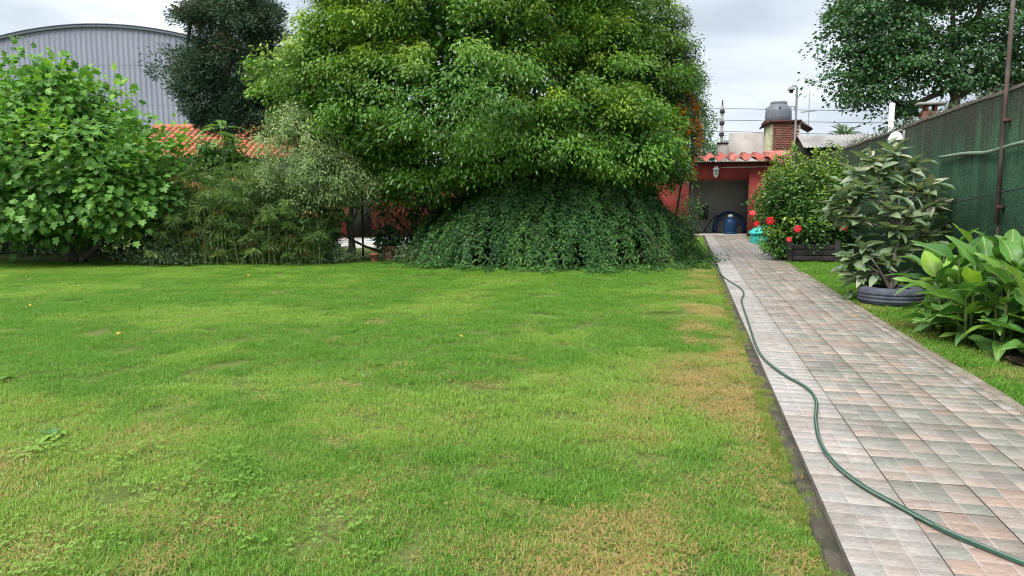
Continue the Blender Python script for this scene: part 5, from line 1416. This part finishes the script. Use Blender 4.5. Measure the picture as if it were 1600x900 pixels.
for (qx, qy, qz) in ((2.22, 21.31, 2.76), (2.48, 21.48, 2.93), (2.89, 21.78, 2.86), (3.31, 21.88, 3.00), (3.67, 21.97, 3.17), (3.95, 22.14, 3.08), (4.27, 22.22, 2.90), (2.01, 21.16, 2.24), (2.71, 21.74, 3.07), (3.46, 21.72, 2.88), (1.80, 21.11, 1.71), (3.05, 21.51, 2.74), (3.80, 21.80, 2.68)):
    tp = np.array([qx - hb_x, qy - hb_y, qz]); bt_ = tp * np.array([0.9, 0.9, 1]) - np.array([0, 0, 1.15])
    t = r.rand(190)[:, None] ** 0.8; P = bt_ + (tp - bt_) * t + r.normal(size=(190, 3)) * (0.04 + 0.10 * (1 - t))
    D = r.normal(size=(190, 3)) + np.array([0, 0, 0.5]); fo.add(P, D, r.normal(size=(190, 3)) * 0.5 + np.array([0, -0.4, 0.8]), 0.075, 0.046, np.clip(0.6 + r.normal(size=190) * 0.25, 0, 1), np.clip(t[:, 0] * 0.9 * r.rand(190) * 1.4, 0, 1), OVAL)
fo.build('foliage', M['lf_hib'], hb)
pet = MB()
for k in range(5):
    a = k * 2 * PI / 5; c, s = math.cos(a), math.sin(a)
    loc_ = [(0.0, 0, 0.0), (0.05, -0.045, 0.022), (0.05, 0.045, 0.03), (0.095, -0.055, 0.02), (0.10, 0.0, 0.03), (0.095, 0.055, 0.026), (0.118, 0, 0.004)]
    pet.add([(x * c - y * s, x * s + y * c, z) for x, y, z in loc_], [], [[0, 1, 4], [0, 4, 2], [1, 3, 4], [2, 4, 5], [3, 6, 4], [4, 6, 5]])
fm = pet.mesh('flower', M['petal_red']); stm = MB().tube([(0, 0, 0), (0, 0, 0.05), (0.006, 0, 0.095)], [0.006, 0.005, 0.009], 6).mesh('stamen', M['petal_pale'])
for k, ((qx, qy, qz), sc) in enumerate((((2.01, 20.03, 1.06), 0.95), ((2.69, 20.14, 0.85), 0.85), ((3.82, 20.36, 0.90), 0.85), ((1.59, 20.34, 1.25), 0.75), ((1.69, 20.26, 0.97), 0.65), ((2.49, 20.09, 0.58), 0.6))):
    nrm = Vector((r.normal() * 0.4 - 0.15, -1.0, 0.2 + r.normal() * 0.25))
    o = place('flower', fm, frame_matrix((qx - hb_x, qy - hb_y, qz), Vector((1, r.normal() * 0.2, r.normal() * 0.3)), nrm, sc), hb)
    o2 = bpy.data.objects.new('stamen', stm); COL.objects.link(o2); o2.parent = o
pb = empty('planter_box', 'black wooden planter box under the hibiscus shrub', 'planter', (3.15, 20.95, 0))
for sx in (-0.58, 0.58):
    for sy in (-0.45, 0.45):
        MB().box((sx, sy, 0.26), (0.13, 0.13, 0.58)).build('post', M['dark_wood'], pb, bevel=0.008)
for k in range(3):
    for sy in (-0.45, 0.45):
        MB().box((0, sy, 0.08 + k * 0.145), (1.03, 0.05, 0.13)).build('plank', M['dark_wood'], pb, bevel=0.006)
    for sx in (-0.58, 0.58):
        MB().box((sx, 0, 0.08 + k * 0.145), (0.05, 0.77, 0.13)).build('plank', M['dark_wood'], pb, bevel=0.006)
MB().box((0, 0, 0.34), (1.1, 0.84, 0.06)).build('earth', M['soil'], pb)

# ---- clay pots by the fence
for (qx, qy, qz), sc, lb, plant in (((-7.91, 18.58, 0.00), 1.0, 'larger brown clay pot holding a dark plant by the fence', True), ((-8.02, 17.87, 0.00), 0.62, 'smaller brown clay pot in front of the wire fence', False)):
    e_ = empty('clay_pot', lb, 'pot', (qx, qy, -0.03))
    MB().lathe([(0.001, 0), (0.13, 0), (0.135, 0.02), (0.175, 0.30), (0.198, 0.30), (0.205, 0.32), (0.205, 0.38), (0.19, 0.39), (0.17, 0.38), (0.16, 0.33)], seg=24).build('pot', M['terracotta'], e_, True)
    MB().lathe([(0.001, 0.34), (0.165, 0.33)], seg=20).build('earth', M['soil'], e_)
    e_.scale = (sc, sc, sc)
    if plant:
        r = RS(204); g_ = empty('potted_plant', 'dark leafy plant growing in the larger clay pot', 'plant', (qx, qy, 0.3))
        fo = Foliage(); C, O = lobe_points(r, [((0, 0, 0.30), (0.34, 0.3, 0.26))], 40, 0.5, 1.1)
        clumps(fo, r, C, O, 26, 0.16, 0.10, 0.05, 0.3, 0.1, 0.8, OVAL); fo.build('foliage', M['lf_hedge'], g_)
        for k in range(5):
            m2 = MB(); p, q = limb(r, (0, 0, 0), (r.normal() * 0.15, r.normal() * 0.12, 0.4), 0.01, 0.005); m2.tube(p, q, 5); m2.build('stem', M['bark'], g_, True)

# ---- garden hose on the path
hp = np.array([(0.44, 21.5), (0.50, 20.6), (0.56, 19.3), (0.64, 17.3), (0.68, 15.8), (0.78, 14.6), (0.89, 13.6), (0.90, 12.7), (0.80, 11.7), (0.745, 9.5), (0.71, 8.0), (0.735, 7.28), (0.84, 6.67), (0.955, 6.25), (0.965, 5.84), (0.88, 5.3), (0.83, 4.79), (0.85, 4.39), (0.93, 4.08), (1.04, 3.85), (1.15, 3.63), (1.26, 3.48), (1.40, 3.32), (1.60, 3.15), (1.85, 3.02), (2.15, 2.95)])


def catmull(P, n):
    out = []
    Q = np.concatenate([[2 * P[0] - P[1]], P, [2 * P[-1] - P[-2]]])
    for i in range(1, len(Q) - 2):
        t = np.linspace(0, 1, n, endpoint=False)[:, None]
        a, b, c, d = Q[i - 1], Q[i], Q[i + 1], Q[i + 2]
        out.append(0.5 * (2 * b + (c - a) * t + (2 * a - 5 * b + 4 * c - d) * t * t + (3 * b - a - 3 * c + d) * t ** 3))
    return np.concatenate(out + [P[-1:]])


hc = catmull(hp, 9)
hz = np.where(hc[:, 0] < PX0 - 0.02, 0.010, 0.0135) + 0.0
m = NT('garden_hose')
uvn = m.n('Attribute'); uvn.attribute_name = 'band'
fz_ = m.noise(m.pos(), 40, 3.0)
col = m.mix(m.ramp(uvn.outputs['Fac'], [(0.45, 0.0), (0.55, 1.0)]), (0.010, 0.060, 0.038), (0.13, 0.145, 0.125))
col = m.mix(0.4, col, m.ramp(fz_, [(0.3, 0.6), (0.7, 1.3)]), 'MULTIPLY')
m.principled(col, 0.36, None, 0.5)
seg = 12
mb = MB().tube(np.column_stack([hc, hz]), 0.0128, seg)
nv = len(mb.v[0]); band = np.zeros(nv); jj = np.arange(nv - 2) % seg; tw_i = (np.arange(nv - 2) // seg)
band[:nv - 2] = np.isin((jj + (tw_i // 30)) % seg, (1, 4, 7, 10))
link('garden_hose', mb.mesh('garden_hose', m.m, True, {'band': band}), None, 'dark green garden hose with grey stripes snaking along the path', 'hose')

# ---- leaf litter below the shrubs and along the kerbs
r = RS(206)
fo = Foliage()
n = 900
th_ = -PI / 2 + r.normal(size=n) * 0.9; q_ = 3.6 + np.abs(r.normal(size=n)) * 0.5
P1 = np.stack([ax + q_ * np.cos(th_) * 0.95, ay + q_ * np.sin(th_), np.full(n, -0.005)], 1)
P2 = np.stack([2.5 + 0.9 * r.rand(260) ** 1.5, 7.0 + 4.5 * r.rand(260), np.full(260, -0.012)], 1)
P3 = np.stack([PX0 - 0.04 - 0.30 * r.rand(60), 4.0 + 14 * r.rand(60), np.full(60, -0.012)], 1)
P4 = np.stack([-17 + 9.5 * r.rand(400), 0 * np.zeros(400), np.full(400, -0.005)], 1); P4[:, 1] = np.interp(P4[:, 0], LBX, LBY) - 0.15 + r.normal(size=400) * 0.25
P = np.concatenate([P1, P2, P3, P4]); m_ = len(P)
D = r.normal(size=(m_, 3)) * np.array([1, 1, 0.15])
fo.add(P, D, np.tile([0, 0, 1.0], (m_, 1)) + r.normal(size=(m_, 3)) * 0.35, (0.018 + 0.024 * r.rand(m_)), 0.013, r.rand(m_), 0.0, OVAL)
o = fo.build('leaf_litter', leaf_mat('dead_leaves', (0.10, 0.055, 0.025), (0.30, 0.19, 0.08), None, 0.8, 0.1), None)
o['label'] = 'brown dead leaves scattered below the shrubs and along the kerb'; o['category'] = 'leaf litter'

# ---- odds and ends on the lawn
r = RS(205)
lm = mesh_np('fallen_leaf', OVAL[0] * np.array([1, 0.9, 1.5]), OVAL[1], M['yellow_leaf'])
for (qx, qy, qz) in ((-2.52, 7.90, 0.00), (-12.56, 12.56, 0.00), (-9.51, 8.84, 0.00), (-6.42, 7.13, -0.00), (-9.04, 13.70, 0.00)):
    o = place('fallen_leaf', lm, Matrix.Translation((qx, qy, 0.012)) @ Matrix.Rotation(r.rand() * 6.28, 4, 'Z') @ Matrix.Rotation(0.3, 4, 'Y') @ Matrix.Scale(0.035 + 0.0015 * qy, 4))
    o['label'] = 'small yellow fallen leaf lying on the lawn'; o['category'] = 'leaf'; o['group'] = 'yellow fallen leaves on the lawn'
for (qx, qy, qz), sc, lb in (((-4.02, 3.85, 0.00), 1.0, 'dark leafy weed rosette in the pale patch of the lawn'), ((-5.72, 5.05, 0.00), 0.9, 'dark weed rosette at the outer edge of the lawn')):
    e_ = empty('lawn_weed', lb, 'weed', (qx, qy, -0.02), 0, 'weeds in the lawn')
    for j in range(9):
        a = j * 2.4; el = 0.15 + 0.45 * r.rand()
        place('leaf', CL[j % 8], frame_matrix((0, 0, 0.01), (math.cos(a), math.sin(a), el), (0, 0, 1), (0.09 + 0.05 * r.rand()) * sc), e_)
